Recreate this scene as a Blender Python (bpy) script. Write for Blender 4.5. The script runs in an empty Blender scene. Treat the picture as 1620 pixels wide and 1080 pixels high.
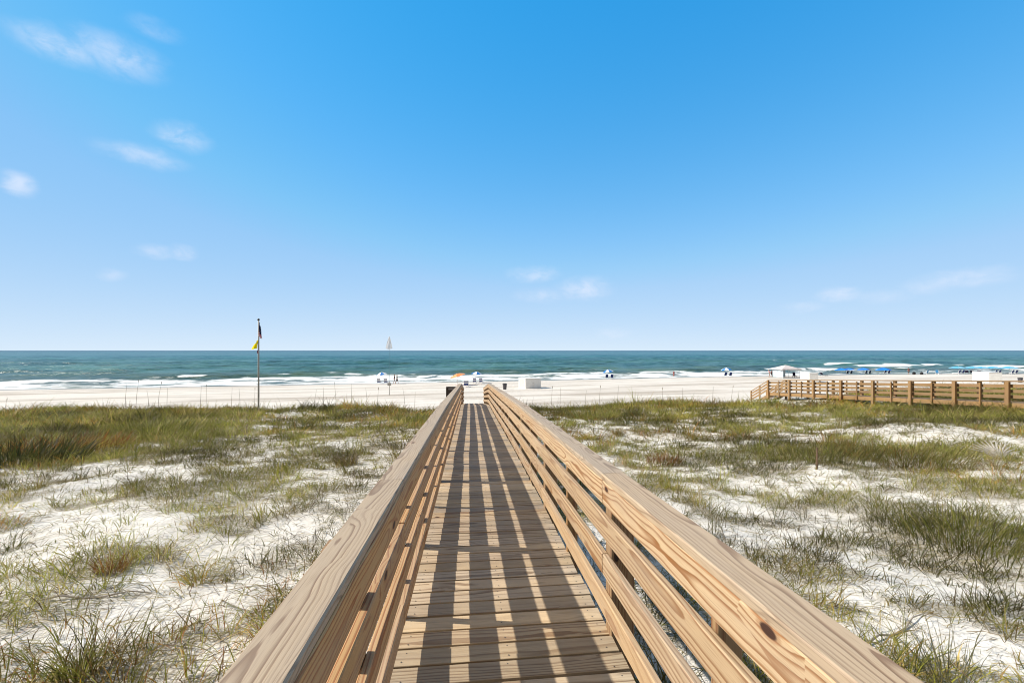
import bpy, bmesh, math, random
import numpy as np
from mathutils import Vector, Matrix

random.seed(7)
RNG = np.random.default_rng(11)
F = 660.0                 # focal length in photo pixels (1620 wide)
EYE = 7.0                 # eye height above the sea
SC = bpy.context.scene
COL = SC.collection
R = math.radians

# ------------------------------------------------------------------ noise / ground
def vnoise(x, y, seed=0):
    x = np.asarray(x, float); y = np.asarray(y, float)
    xi = np.floor(x).astype(np.int64); yi = np.floor(y).astype(np.int64)
    fx = x - xi; fy = y - yi
    fx = fx*fx*(3-2*fx); fy = fy*fy*(3-2*fy)
    def h(a, b):
        n = (a*374761393 + b*668265263 + seed*1274126177) & 0xFFFFFFFF
        n = ((n ^ (n >> 13)) * 1274126177) & 0xFFFFFFFF
        return ((n ^ (n >> 16)) & 0xFFFF) / 65535.0
    a = h(xi, yi); b = h(xi+1, yi); c = h(xi, yi+1); d = h(xi+1, yi+1)
    return (a*(1-fx)+b*fx)*(1-fy) + (c*(1-fx)+d*fx)*fy

def fbm(x, y, seed=0, o=3):
    s = 0; a = .5; t = 0
    for i in range(o):
        s = s + a*vnoise(x*2**i, y*2**i, seed+i*17); t += a; a *= .5
    return s/t

def ss(a, b, x):
    t = np.clip((np.asarray(x, float)-a)/(b-a), 0, 1)
    return t*t*(3-2*t)

_sx = np.array([-900, -300, -150, -88, -50, -10, 23, 65, 110, 150, 300, 900], float)
_sy = np.array([20, 52, 64, 74, 83.5, 93, 102, 114, 122, 127, 138, 160], float)
_tx = np.linspace(-900, 900, 1801)
_ty = np.interp(_tx, _sx, _sy)
_k = np.exp(-0.5*(np.arange(-45, 46)/15.0)**2); _k /= _k.sum()
_ty = np.convolve(np.pad(_ty, 45, mode='edge'), _k, mode='valid')
def shore(x):
    return np.interp(x, _tx, _ty)

# walkway frame
WN = math.hypot(66, F)
U = Vector((-66/WN, F/WN, 0)); V = Vector((F/WN, 66/WN, 0))
PROF_S = [-6, 0, 7.5, 14.8, 18.5, 25.4]
PROF_Z = [-1.38, -1.597, -1.868, -2.25, -2.42, -3.22]
def deckz(s):
    return EYE + float(np.interp(s, PROF_S, PROF_Z))
def W(s, lat, h):          # walkway coordinates -> world
    p = U*s + V*lat
    return Vector((p.x, p.y, deckz(s)+h))

def ground(x, y):
    x = np.asarray(x, float); y = np.asarray(y, float)
    yc = np.clip(y, -12, 60)
    zd = EYE - 2.3 - .07*yc + .044*np.clip(x-5, 0, 25) - .012*np.clip(-x-20, 0, 60)
    lump = (fbm(x/5, y/5, 3)-.5)*.55 + (fbm(x/1.3, y/1.3, 9, 2)-.5)*.16
    lump = lump*ss(1.0, 4.0, np.hypot(x, y))
    # crest hummocks
    lump = lump + ss(24, 30, y)*(vnoise(x/3.1, y/4, 21)-.45)*.55
    zd = zd + lump
    b = shore(x) - y
    zb = np.where(b < 12, .06*b, .72 + .008*(b-12))
    zb = np.where(b < 0, np.maximum(.05*b, -5), zb)
    zb = np.minimum(zb, 1.05)
    zb = zb + (fbm(x/2.2, y/1.1, 31, 2)-.5)*.05*ss(2, 14, b) + (vnoise(x/14, y/3.0, 35)-.5)*.10*ss(4, 18, b)
    cy = 31 + (vnoise(x/6, 0.3, 5)-.5)*4 + .12*np.clip(x, 0, 40) - .05*np.clip(-x, 0, 60)
    t = ss(0, 9, y-cy)
    return zd*(1-t) + zb*t

def ray(px, py, dmax=400):  # photo pixel -> point on the ground
    d = np.linspace(1.2, dmax, 60000)
    x = (px-810)/F*d; z = EYE - (py-554)/F*d
    g = ground(x, d)
    i = np.argmax(z <= g) if (z <= g).any() else len(d)-1
    return Vector((x[i], d[i], float(g[i])))

def gz(x, y): return float(ground(x, y))

# ------------------------------------------------------------------ object helpers
def tag(o, label=None, cat=None, group=None, kind=None):
    if label: o['label'] = label
    if cat: o['category'] = cat
    if group: o['group'] = group
    if kind: o['kind'] = kind
    return o

def empty(name, loc, label, cat, group=None, rz=0):
    o = bpy.data.objects.new(name, None); COL.objects.link(o)
    o.location = loc; o.rotation_euler = (0, 0, rz); o.empty_display_size = .2
    return tag(o, label, cat, group)

class MB:
    def __init__(s, origin=(0, 0, 0)):
        s.v = []; s.f = []; s.m = []; s.loc = []; s.tint = []; s.o = Vector(origin)
    def add(s, vs, fs, mi=0, locs=None, tint=(1, 0, 0)):
        k = len(s.v)
        s.v += [tuple(Vector(p)-s.o) for p in vs]
        s.f += [tuple(i+k for i in f) for f in fs]; s.m += [mi]*len(fs)
        s.loc += [tuple(p) for p in (locs if locs else vs)]
        s.tint += [tuple(tint)]*len(vs)
    def board(s, p0, p1, up, w, t, tint=(1, 0, 0), c=.004, mi=0, nseg=1, pith=None):
        p0 = Vector(p0); p1 = Vector(p1); X = (p1-p0); L = X.length; X.normalize()
        Y = Vector(up).cross(X).normalized(); Z = X.cross(Y)
        a, b = w/2, t/2
        sec = [(-a+c, -b), (a-c, -b), (a, -b+c), (a, b-c), (a-c, b), (-a+c, b), (-a, b-c), (-a, -b+c)]
        if pith is None:
            pith = (random.uniform(-.5, .5)*w, random.choice((-1, 1))*random.uniform(.35, 1.1)*w)
        ox = random.uniform(0, 60)
        vs = []; ls = []
        for k in range(nseg+1):
            q = p0 + X*(L*k/nseg)
            for (y, z) in sec:
                vs.append(q+Y*y+Z*z); ls.append((ox+L*k/nseg, y-pith[0], z-pith[1]))
        fs = []
        for k in range(nseg):
            for i in range(8):
                j = (i+1) % 8
                fs.append((k*8+i, (k+1)*8+i, (k+1)*8+j, k*8+j))
        fs.append(tuple(range(8)))
        fs.append(tuple(nseg*8+i for i in range(7, -1, -1)))
        s.add(vs, fs, mi, ls, tint)
    def box(s, c, d, mi=0, tint=(1, 0, 0), rz=0, ch=.01):
        c = Vector(c); q = Matrix.Rotation(rz, 3, 'Z') @ Vector((d[0]/2, 0, 0))
        s.board(c-q, c+q, (0, 0, 1), d[1], d[2], tint, ch, mi)
    def tube(s, pts, rad, n=8, mi=0, tint=(1, 0, 0)):
        pts = [Vector(p) for p in pts]
        if not hasattr(rad, '__len__'): rad = [rad]*len(pts)
        vs = []; fs = []
        for i, p in enumerate(pts):
            d = (pts[min(i+1, len(pts)-1)]-pts[max(i-1, 0)]).normalized()
            a = d.orthogonal().normalized() if abs(d.z) < .95 else Vector((1, 0, 0))
            a = (a - d*a.dot(d)).normalized(); b = d.cross(a)
            for k in range(n):
                t = 2*math.pi*k/n
                vs.append(p+(a*math.cos(t)+b*math.sin(t))*rad[i])
        for i in range(len(pts)-1):
            for k in range(n):
                l = (k+1) % n
                fs.append((i*n+k, i*n+l, (i+1)*n+l, (i+1)*n+k))
        fs.append(tuple(range(n-1, -1, -1))); m = (len(pts)-1)*n
        fs.append(tuple(m+k for k in range(n)))
        s.add(vs, fs, mi, None, tint)
    def build(s, name, mats, parent=None, smooth=False):
        me = bpy.data.meshes.new(name); me.from_pydata(s.v, [], s.f)
        if not isinstance(mats, (list, tuple)): mats = [mats]
        for m in mats: me.materials.append(m)
        me.polygons.foreach_set('material_index', s.m)
        if smooth: me.polygons.foreach_set('use_smooth', [True]*len(s.f))
        a = me.attributes.new('loc', 'FLOAT_VECTOR', 'POINT'); a.data.foreach_set('vector', np.array(s.loc, np.float32).ravel())
        a = me.attributes.new('tint', 'FLOAT_VECTOR', 'POINT'); a.data.foreach_set('vector', np.array(s.tint, np.float32).ravel())
        o = bpy.data.objects.new(name, me); COL.objects.link(o)
        if parent: o.parent = parent
        else: o.location = s.o
        return o

def quadmesh(name, verts, quads, mat, attrs=None, smooth=True):
    me = bpy.data.meshes.new(name)
    verts = np.asarray(verts, np.float32); quads = np.asarray(quads, np.int32)
    nq = len(quads)
    me.vertices.add(len(verts)); me.vertices.foreach_set('co', verts.ravel())
    me.loops.add(nq*4); me.loops.foreach_set('vertex_index', quads.ravel())
    me.polygons.add(nq); me.polygons.foreach_set('loop_start', np.arange(nq, dtype=np.int32)*4)
    me.polygons.foreach_set('use_smooth', np.full(nq, smooth))
    for k, (ty, arr) in (attrs or {}).items():
        a = me.attributes.new(k, ty, 'POINT')
        a.data.foreach_set('value' if ty == 'FLOAT' else 'vector', np.asarray(arr, np.float32).ravel())
    me.update(calc_edges=True); me.materials.append(mat)
    o = bpy.data.objects.new(name, me); COL.objects.link(o)
    return o

# ------------------------------------------------------------------ node helpers
class NT:
    def __init__(s, tree): s.t = tree; s.n = tree.nodes; s.l = tree.links
    def new(s, ty, **kw):
        n = s.n.new(ty)
        for k, v in kw.items(): setattr(n, k, v)
        return n
    def put(s, sock, v):
        if isinstance(v, bpy.types.NodeSocket): s.l.new(v, sock)
        elif v is not None: sock.default_value = v
    def math(s, op, a, b=None, c=None, clamp=False):
        n = s.new('ShaderNodeMath', operation=op, use_clamp=clamp)
        for i, v in enumerate((a, b, c)): s.put(n.inputs[i], v)
        return n.outputs[0]
    def vm(s, op, a, b=None):
        n = s.new('ShaderNodeVectorMath', operation=op); s.put(n.inputs[0], a); s.put(n.inputs[1], b)
        return n.outputs['Value'] if op in ('LENGTH', 'DOT_PRODUCT') else n.outputs[0]
    def comb(s, x, y, z):
        n = s.new('ShaderNodeCombineXYZ'); s.put(n.inputs[0], x); s.put(n.inputs[1], y); s.put(n.inputs[2], z); return n.outputs[0]
    def sep(s, v):
        n = s.new('ShaderNodeSeparateXYZ'); s.put(n.inputs[0], v); return n.outputs
    def noise(s, vec, scale, detail=2, rough=.5, dist=0):
        n = s.new('ShaderNodeTexNoise'); s.put(n.inputs['Vector'], vec); s.put(n.inputs['Scale'], scale)
        s.put(n.inputs['Detail'], detail); s.put(n.inputs['Roughness'], rough); s.put(n.inputs['Distortion'], dist)
        return n.outputs[0]
    def mr(s, v, a, b, c=0., d=1., smooth=True):
        n = s.new('ShaderNodeMapRange', interpolation_type='SMOOTHSTEP' if smooth else 'LINEAR', clamp=True)
        s.put(n.inputs[0], v); s.put(n.inputs[1], a); s.put(n.inputs[2], b); s.put(n.inputs[3], c); s.put(n.inputs[4], d)
        return n.outputs[0]
    def mix(s, f, a, b, blend='MIX'):
        n = s.new('ShaderNodeMix', data_type='RGBA', blend_type=blend)
        s.put(n.inputs[0], f)
        for i, v in ((6, a), (7, b)):
            if isinstance(v, (tuple, list)) and len(v) == 3: v = (*v, 1)
            s.put(n.inputs[i], v)
        return n.outputs[2]
    def attr(s, name, out='Vector'):
        n = s.new('ShaderNodeAttribute'); n.attribute_name = name; return n.outputs[out]
    def bump(s, h, strength=.5, dist=.01, nrm=None):
        n = s.new('ShaderNodeBump'); s.put(n.inputs['Height'], h); n.inputs['Strength'].default_value = strength
        n.inputs['Distance'].default_value = dist; s.put(n.inputs['Normal'], nrm); return n.outputs[0]

def newmat(name):
    m = bpy.data.materials.new(name); m.use_nodes = True
    t = NT(m.node_tree); bsdf = m.node_tree.nodes['Principled BSDF']
    return m, t, bsdf

def simple(name, col, rough=.6, var=.12, scale=9, metal=0):
    m, t, b = newmat(name)
    tc = t.new('ShaderNodeTexCoord').outputs['Object']
    n = t.noise(tc, scale, 4, .6)
    c = t.mix(t.mr(n, .3, .7), tuple(x*(1-var) for x in col), tuple(min(1, x*(1+var)) for x in col))
    t.put(b.inputs['Base Color'], c); b.inputs['Roughness'].default_value = rough; b.inputs['Metallic'].default_value = metal
    t.put(b.inputs['Normal'], t.bump(n, .15, .01))
    return m

def wood_mat(name, pale, dark, grey, ring=70., contrast=1., knots=.87, wav=.55, yr0=.25):
    """growth rings round a pith line; tint.x brightness, tint.y weathering, tint.z warmth"""
    m, t, b = newmat(name)
    L = t.attr('loc'); x, y, z = t.sep(L)
    tx, ty, tz = t.sep(t.attr('tint'))
    slow = t.comb(t.math('MULTIPLY', x, wav), t.math('MULTIPLY', y, 1.6), t.math('MULTIPLY', z, 1.6))
    n1 = t.noise(slow, 1.3, 2, .45); n2 = t.noise(t.vm('ADD', slow, (7.3, 3.1, 9.2)), 1.7, 2, .45)
    # knots: rare cells along each board
    kv = t.comb(t.math('MULTIPLY', x, 4.2), t.math('MULTIPLY', y, 9.), t.math('MULTIPLY', z, 9.))
    vo = t.new('ShaderNodeTexVoronoi'); vo.inputs['Scale'].default_value = .9; t.put(vo.inputs['Vector'], kv)
    kd = vo.outputs['Distance']
    ksel = t.math('GREATER_THAN', t.sep(vo.outputs['Color'])[0], knots)
    knear = t.math('MULTIPLY', t.mr(kd, .75, .1), ksel); kcore = t.math('MULTIPLY', t.mr(kd, .15, .105), ksel)
    kring = t.math('MULTIPLY', t.mr(kd, .21, .16), ksel)
    yy = t.math('ADD', y, t.math('MULTIPLY_ADD', n1, .09, -.045))
    zz = t.math('ADD', z, t.math('MULTIPLY_ADD', n2, .07, -.035))
    r = t.vm('LENGTH', t.comb(yy, zz, 0.))
    r = t.math('ADD', r, t.math('MULTIPLY', knear, .026))
    wob = t.noise(t.comb(t.math('MULTIPLY', x, 3.5), t.math('MULTIPLY', y, 40.), t.math('MULTIPLY', z, 40.)), 1., 3, .55)
    q = t.math('ADD', t.math('MULTIPLY', r, ring), t.math('MULTIPLY', wob, .5))
    fr = t.math('FRACT', q)
    late = t.math('MULTIPLY', t.mr(fr, .45, .88), t.mr(fr, 1., .93))
    # ring strength differs from year to year
    yr = t.noise(t.comb(t.math('FLOOR', q), 0., 0.), 3.7, 0)
    late = t.math('MULTIPLY', late, t.mr(yr, .3, .65, yr0, 1.))
    fib = t.noise(t.comb(t.math('MULTIPLY', x, 6.), t.math('MULTIPLY', y, 420.), t.math('MULTIPLY', z, 420.)), 1., 3, .6)
    blot = t.noise(t.comb(t.math('MULTIPLY', x, 1.1), t.math('MULTIPLY', y, 9.), t.math('MULTIPLY', z, 9.)), 1., 4, .6)
    pw = t.mix(tz, pale, (pale[0]*1.0, pale[1]*.80, pale[2]*.52))
    c = t.mix(t.math('MULTIPLY', late, .85*contrast), pw, t.mix(tz, dark, (dark[0]*1.25, dark[1]*.8, dark[2]*.5)))
    gq = t.mix(t.math('MULTIPLY', late, .72*contrast), grey, tuple(g*.38 for g in grey))
    c = t.mix(t.math('MULTIPLY', ty, t.mr(blot, .25, .75, .65, 1.)), c, gq)
    c = t.mix(t.math('MULTIPLY', t.mr(fib, .48, .70), .42), c, tuple(d*.6 for d in dark))
    c = t.mix(t.mr(blot, .35, .72, 0., .42), c, t.mix(.6, dark, grey))
    # drying checks: hairline cracks along the grain
    ck = t.noise(t.comb(t.math('MULTIPLY', x, 1.6), t.math('MULTIPLY', y, 130.), t.math('MULTIPLY', z, 130.)), 1., 1, .4)
    ck = t.math('MULTIPLY', t.mr(ck, .70, .74), t.mr(ty, .2, .7, .35, 1.))
    c = t.mix(t.math('MULTIPLY', ck, .75), c, (.045, .03, .02))
    c = t.mix(t.math('MULTIPLY', kring, .45), c, (.30, .13, .05))
    c = t.mix(kcore, c, (.055, .025, .016))
    c = t.mix(1., c, t.comb(tx, tx, tx), 'MULTIPLY')
    t.put(b.inputs['Base Color'], c)
    t.put(b.inputs['Roughness'], t.mr(fib, .3, .7, .55, .8)); b.inputs['Specular IOR Level'].default_value = .35
    hgt = t.math('ADD', t.math('MULTIPLY', late, .6), t.math('MULTIPLY', fib, .5))
    hgt = t.math('SUBTRACT', hgt, t.math('MULTIPLY', ck, 1.2))
    t.put(b.inputs['Normal'], t.bump(hgt, .35, .002))
    return m

M_RAIL = wood_mat('treated_pine', (.49, .36, .22), (.23, .11, .04), (.44, .375, .30), 56, 1.1, .88, .8, .4)
M_BOLD = wood_mat('bold_grain_pine', (.55, .415, .26), (.24, .10, .026), (.46, .39, .31), 44, 1.12, .93, 1.0, .55)
M_CAP = wood_mat('cap_pine', (.50, .375, .24), (.22, .125, .06), (.45, .38, .30), 84, 1.15, .80, .9, .4)
M_DECK = wood_mat('deck_pine', (.56, .435, .275), (.21, .12, .05), (.44, .365, .285), 56, 1.1, .84)
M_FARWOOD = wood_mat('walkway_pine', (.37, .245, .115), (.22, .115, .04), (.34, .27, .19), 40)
M_SCREW = simple('screw_steel', (.12, .10, .09), .5, .1, 40, .6)

# ------------------------------------------------------------------ camera, sun, sky
cam_d = bpy.data.cameras.new('camera'); cam = bpy.data.objects.new('camera', cam_d); COL.objects.link(cam)
cam.location = (0, 0, EYE); cam.rotation_euler = (R(90), 0, 0)
cam_d.sensor_width = 36; cam_d.lens = F/1620*36; cam_d.shift_y = 14/1620
cam_d.clip_end = 60000; cam_d.clip_start = .05
SC.camera = cam
SUN_VEC = Vector((-1.184, .103, 1)).normalized()
SUN_EL = math.asin(SUN_VEC.z)
sd = bpy.data.lights.new('sun', 'SUN'); sun = bpy.data.objects.new('sun', sd); COL.objects.link(sun)
sd.energy = 4.3; sd.angle = R(.55); sd.color = (1, .93, .83)
sun.rotation_euler = SUN_VEC.to_track_quat('Z', 'Y').to_euler(); sun.location = (-60, 0, 60)

world = bpy.data.worlds.new('World'); SC.world = world; world.use_nodes = True
t = NT(world.node_tree); bg = world.node_tree.nodes['Background']
sky = t.new('ShaderNodeTexSky'); sky.sky_type = 'NISHITA'; sky.sun_disc = False
sky.sun_elevation = SUN_EL; sky.sun_rotation = math.atan2(SUN_VEC.x, SUN_VEC.y)
sky.altitude = 0; sky.air_density = 1.0; sky.dust_density = .35; sky.ozone_density = 2.6
tc = t.new('ShaderNodeTexCoord').outputs['Generated']
dx, dy, dz = t.sep(tc)
az = t.math('ARCTAN2', dx, dy); hyp = t.math('SQRT', t.math('ADD', t.math('MULTIPLY', dx, dx), t.math('MULTIPLY', dy, dy)))
el = t.math('ARCTAN2', dz, hyp)
CL = [(90, 72, 75, 17, .50), (185, 88, 75, 22, .46), (245, 47, 40, 10, .22), (225, 247, 68, 12, .42), (288, 217, 42, 15, .45), (28, 291, 30, 16, .62),
      (250, 398, 34, 9, .38), (288, 400, 22, 10, .50), (180, 433, 22, 7, .28), (843, 434, 38, 10, .45), (925, 457, 40, 15, .55), (858, 467, 42, 9, .32),
      (1328, 466, 34, 11, .50), (1390, 470, 50, 10, .25), (1525, 440, 78, 13, .42), (1468, 452, 40, 12, .3), (1270, 485, 34, 7, .26), (970, 527, 26, 7, .25)]
airlight = t.math('MULTIPLY', t.math('POWER', 2.718, t.math('MULTIPLY', t.math('MAXIMUM', el, 0.), -5.2)), .97)
kr, kg, kb = t.sep(sky.outputs[0])
graded = t.comb(t.math('MULTIPLY', t.math('POWER', t.math('MINIMUM', kr, 2.75), 2.0), .10), t.math('MULTIPLY', t.math('POWER', t.math('MINIMUM', kg, 3.5), .47), 1.34), t.math('MULTIPLY', t.math('POWER', t.math('MINIMUM', kb, 4.6), .30), 2.86))
SKY = t.mix(airlight, graded, (3.5, 4.15, 4.78))
# warm fill light added to the unseen sky: veil overhead and inland, and the bright aureole round the sun
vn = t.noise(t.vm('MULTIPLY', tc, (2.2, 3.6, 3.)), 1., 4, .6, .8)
fill_veil = t.math('MAXIMUM', t.mr(dz, .69, .84), t.mr(dy, -.05, -.5))
fill_veil = t.math('MULTIPLY', fill_veil, t.mr(vn, .25, .6, .55, .95))
SKY = t.mix(fill_veil, SKY, (1.75, 1.58, 1.38))
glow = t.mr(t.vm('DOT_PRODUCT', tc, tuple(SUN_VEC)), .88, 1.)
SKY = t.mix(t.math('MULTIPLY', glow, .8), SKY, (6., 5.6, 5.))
acc = None
wn = t.noise(t.comb(t.math('MULTIPLY', az, 14.), t.math('MULTIPLY', el, 30.), 0.), 1., 3, .6)
azw = t.math('ADD', az, t.math('MULTIPLY_ADD', wn, .028, -.014))
elw = t.math('ADD', el, t.math('MULTIPLY_ADD', wn, .022, -.011))
for (px, py, rx, ry, st) in CL:
    ux = (px-810)/F; uy = (554-py)/F
    a0 = math.atan(ux); e0 = math.atan2(uy, math.hypot(ux, 1))
    ra = rx*1.25/F*math.cos(a0)**2; re = ry*1.5/F*math.cos(a0)
    d = t.vm('LENGTH', t.comb(t.math('DIVIDE', t.math('SUBTRACT', azw, a0), ra), t.math('DIVIDE', t.math('SUBTRACT', elw, e0), re), 0.))
    mm = t.mr(d, 1.15, .1, 0., st)
    acc = mm if acc is None else t.math('MAXIMUM', acc, mm)
fn = t.noise(t.comb(t.math('MULTIPLY', az, 26.), t.math('MULTIPLY', el, 40.), 2.), 1., 5, .62, .4)
cm = t.math('MULTIPLY', acc, t.mr(fn, .28, .68, .25, .95))
CLOUD = t.mix(cm, SKY, (4.3, 4.5, 5.1, 1))
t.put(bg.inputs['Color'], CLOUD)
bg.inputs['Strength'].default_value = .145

SC.view_settings.view_transform = 'Standard'; SC.view_settings.look = 'None'; SC.view_settings.gamma = 1
SC.view_settings.exposure = .5; SC.view_settings.use_curve_mapping = False
SC.cycles.max_bounces = 8; SC.cycles.use_denoising = True
SC.cycles.pixel_filter_type = 'BLACKMAN_HARRIS'; SC.cycles.filter_width = 1.05

# ------------------------------------------------------------------ ground sheet
def ramp_axis(fine0, fine1, step, lo, hi, g=1.045):
    a = list(np.arange(fine0, fine1, step)); s = step
    up = [];  v = a[-1]
    while v < hi: s *= g; v += s; up.append(v)
    dn = []; v = a[0]; s = step
    while v > lo: s *= g; v -= s; dn.append(v)
    return np.array(dn[::-1]+a+up)
gx = ramp_axis(-14, 16, .09, -900, 900)
gy = ramp_axis(.5, 30, .09, -90, 260, 1.03)
def densmap(x, y):
    x = np.asarray(x, float); y = np.asarray(y, float)
    r = x/np.maximum(y, 1.)
    n = .34*fbm(x/1.5, y/1.2, 41, 3) + .66*fbm(x/.56, y/.46, 47, 2)
    d = .21 + ss(.45, .58, n)*.72
    d = np.maximum(d, ss(-.48, -.82, r)*ss(9, 14, y)*ss(.22, .42, n)*1.25)
    d = np.maximum(d, ss(-.36, -.62, r)*ss(16, 22, y)*ss(.42, .54, n))
    d = np.maximum(d, ss(27.3, 29.6, y)*ss(.32, .48, n)*1.2)
    d = np.maximum(d, ss(.80, 1.05, r)*ss(13, 18, y)*ss(.2, .4, n)*1.3)
    d = np.maximum(d, ss(.25, .7, r)*ss(19, 26, y)*ss(.38, .52, n)*1.0)
    for (cx, cy, ax, ay, st) in MOUNDS:
        q = ((x-cx)/ax)**2 + ((y-cy)/ay)**2
        d = np.maximum(d, st*ss(1.2, .3, q + (n-.5)*1.6))
    cyy = 31 + (vnoise(x/6, 0.3, 5)-.5)*4 + .12*np.clip(x, 0, 40) - .05*np.clip(-x, 0, 60)
    d = d*ss(2.6, .4, y-cyy)
    d = d*(1-.75*ss(15.5, 17.5, x)*ss(27, 25.5, x)*ss(26.5, 28.5, y))
    return np.clip(d, 0, 1.3)
MOUNDS = []
for (px, py, ax, ay, st) in [(1290, 712, 2.6, 1.3, 1.2), (1430, 716, 2.6, 1.2, 1.1), (1520, 835, 1.1, 1.2, 1.15), (1480, 880, .7, .6, 1.0),
                             (1215, 745, .9, .8, .8), (1340, 800, .7, .5, .8), (1090, 720, 1.8, 1.6, .7), (1240, 900, .8, .5, .8), (550, 722, .7, .6, .9),
                             (40, 960, .7, .5, .8), (205, 1050, .5, .35, .9), (470, 880, .6, .6, .7), (330, 800, .9, .7, .7), (130, 900, .6, .4, .8), (1560, 770, 1.3, 1., 1.)]:
    p = ray(px, py); MOUNDS.append((p.x, p.y, ax, ay, st))

GX, GY = np.meshgrid(gx, gy)
GZ = ground(GX, GY)
nx, ny = len(gx), len(gy)
idx = np.arange(nx*ny).reshape(ny, nx)
quads = np.stack([idx[:-1, :-1], idx[:-1, 1:], idx[1:, 1:], idx[1:, :-1]], -1).reshape(-1, 4)
veg = densmap(GX, GY)*ss(42, 30, GY)
bb = shore(GX) - GY
m_sand, t, b = newmat('white_quartz_sand')
pos = t.new('ShaderNodeNewGeometry').outputs['Position']
vg = t.attr('veg', 'Fac'); bs = t.attr('shore_distance', 'Fac')
n_big = t.noise(pos, .35, 4, .6); n_mid = t.noise(pos, 5., 4, .62); n_fine = t.noise(pos, 42., 3, .6)
px_, py_, pz_ = t.sep(pos)
along = t.comb(t.math('MULTIPLY', px_, .022), t.math('MULTIPLY', bs, .19), 0.)
streak = t.noise(along, 1., 5, .62); streak2 = t.noise(t.comb(t.math('MULTIPLY', px_, .06), t.math('MULTIPLY', bs, .42), 4.), 1., 5, .7)
onbeach = t.mr(py_, 34., 40.)
c = t.mix(t.mr(n_mid, .3, .7), (.70, .66, .60), (.80, .77, .715))
c = t.mix(t.math('MULTIPLY', t.mr(n_big, .35, .7), .25), c, (.60, .54, .46))
c = t.mix(t.math('MULTIPLY', onbeach, .55), c, (.68, .625, .55))
litter = t.math('MULTIPLY', t.mr(vg, .1, 1.0, 0., .95), t.mr(n_fine, .38, .62, .25, 1.))
c = t.mix(litter, c, (.20, .165, .095))
trk = t.math('MULTIPLY', t.math('MAXIMUM', t.mr(streak, .50, .64), t.math('MULTIPLY', t.mr(streak2, .50, .64), .8)), onbeach)
c = t.mix(t.math('MULTIPLY', onbeach, t.mr(streak, .36, .66, 0., .34)), c, (.42, .35, .28))
c = t.mix(t.math('MULTIPLY', trk, .60), c, (.33, .275, .215))
wet = t.mr(t.math('ADD', bs, t.math('MULTIPLY_ADD', streak, 6., -3.)), 13., 2.)
c = t.mix(t.math('MULTIPLY', wet, .92), c, (.40, .345, .30))
t.put(b.inputs['Base Color'], c)
t.put(b.inputs['Roughness'], t.mr(wet, .4, 1., .92, .35)); b.inputs['Specular IOR Level'].default_value = .25
h1 = t.bump(t.math('ADD', t.math('MULTIPLY', n_mid, .6), t.math('MULTIPLY', n_fine, .25)), .55, .06)
h2 = t.bump(t.math('MULTIPLY', t.math('ADD', t.noise(pos, 1.7, 5, .7), t.math('ADD', streak, streak2)), t.mr(onbeach, 0., 1., .55, 1.)), .8, .16, h1)
t.put(b.inputs['Normal'], h2)
g = quadmesh('beach_ground', np.stack([GX, GY, GZ], -1).reshape(-1, 3), quads, m_sand, {'veg': ('FLOAT', veg), 'shore_distance': ('FLOAT', bb)})
tag(g, 'white quartz sand of the dunes and the raked beach', kind='structure')

# ------------------------------------------------------------------ sea
rows = np.concatenate([np.arange(-3, 60, .35), np.arange(60, 190, .8), np.arange(190, 520, 2.6), 520*1.055**np.arange(1, 66)])
cols = np.linspace(-1, 1, 861)
BB, AA = np.meshgrid(rows, cols, indexing='ij')
WID = 330 + np.clip(BB, 0, None)*1.75
SX = 40 + AA*WID
SY = shore(np.clip(SX, -900, 900)) + BB
warp = (fbm(SX/38, BB/60, 61, 2)-.5)*26 + (vnoise(SX/11, BB/16, 63)-.5)*4
ph = BB + warp
lam = 12.5
cr = (.5+.5*np.sin(2*math.pi*ph/lam))**1.8
mod = ss(.30, .72, fbm(SX/26, BB/13, 67, 2))
amp = np.interp(BB, [-3, 2, 14, 30, 48, 90, 300, 700], [0, .02, .22, .66, .70, .66, .62, 0])
hz = amp*cr*(.25+.95*mod)
chop = (fbm(SX/3.4, BB/1.5, 71, 2)-.5)*.30 + (vnoise(SX/9, BB/4.2, 75)-.5)*.34
hz = hz + chop*np.interp(BB, [0, 5, 20, 200, 600], [0, .18, .9, 1.5, 0])
hz = hz + .06*np.clip(1-BB/6, 0, 1) 
# foam: wash zone, breaking crests, a few far breakers on the right
lace = fbm(SX/6.5, BB/5., 81, 3)
edge = (fbm(SX/17, 0.4, 83, 2)-.5)*10
wash = ss(-1.2, .8, BB)*ss(33, 20, BB+edge)
foam = wash*(.42+.62*ss(.36, .62, lace))*(1-.55*ss(60, 105, SX))
brk = ss(.42, .6, fbm(SX/8, BB/6, 87, 2))*ss(.60, .86, cr)*ss(.58, .74, mod + .28*ss(44, 24, BB+edge*1.2) - .18*ss(40, 60, BB))*ss(40, 26, BB)*ss(8, 16, BB)
foam = np.maximum(foam, brk)
for (px, py, wpx, dep) in [(1252, 571.5, 11, 4.5), (1340, 577.5, 46, 8), (1395, 580, 42, 9), (1440, 579.5, 36, 9), (1490, 579, 26, 7), (1595, 581.5, 60, 7), (1300, 585, 36, 6), (1235, 584.5, 34, 6), (1690, 582, 70, 9), (1225, 571.5, 9, 2.)]:
    d = EYE*F/(py-554); cx = (px-810)/F*d; wx = wpx/F*d
    q = (np.abs(SX-cx)/wx)**2
    cy = d + (vnoise(SX/14, px*.37, 91)-.5)*9
    band = np.exp(-((SY-cy)/dep)**2)
    f = ss(.30, .7, band*np.clip(1.15-q, 0, 1)*(.65+.8*vnoise(SX/6, SY/5, 93)))
    foam = np.maximum(foam, f); hz = hz + .75*band*np.clip(1-q, 0, 1)
SZ = hz
ni, nj = BB.shape
idx = np.arange(ni*nj).reshape(ni, nj)
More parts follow.
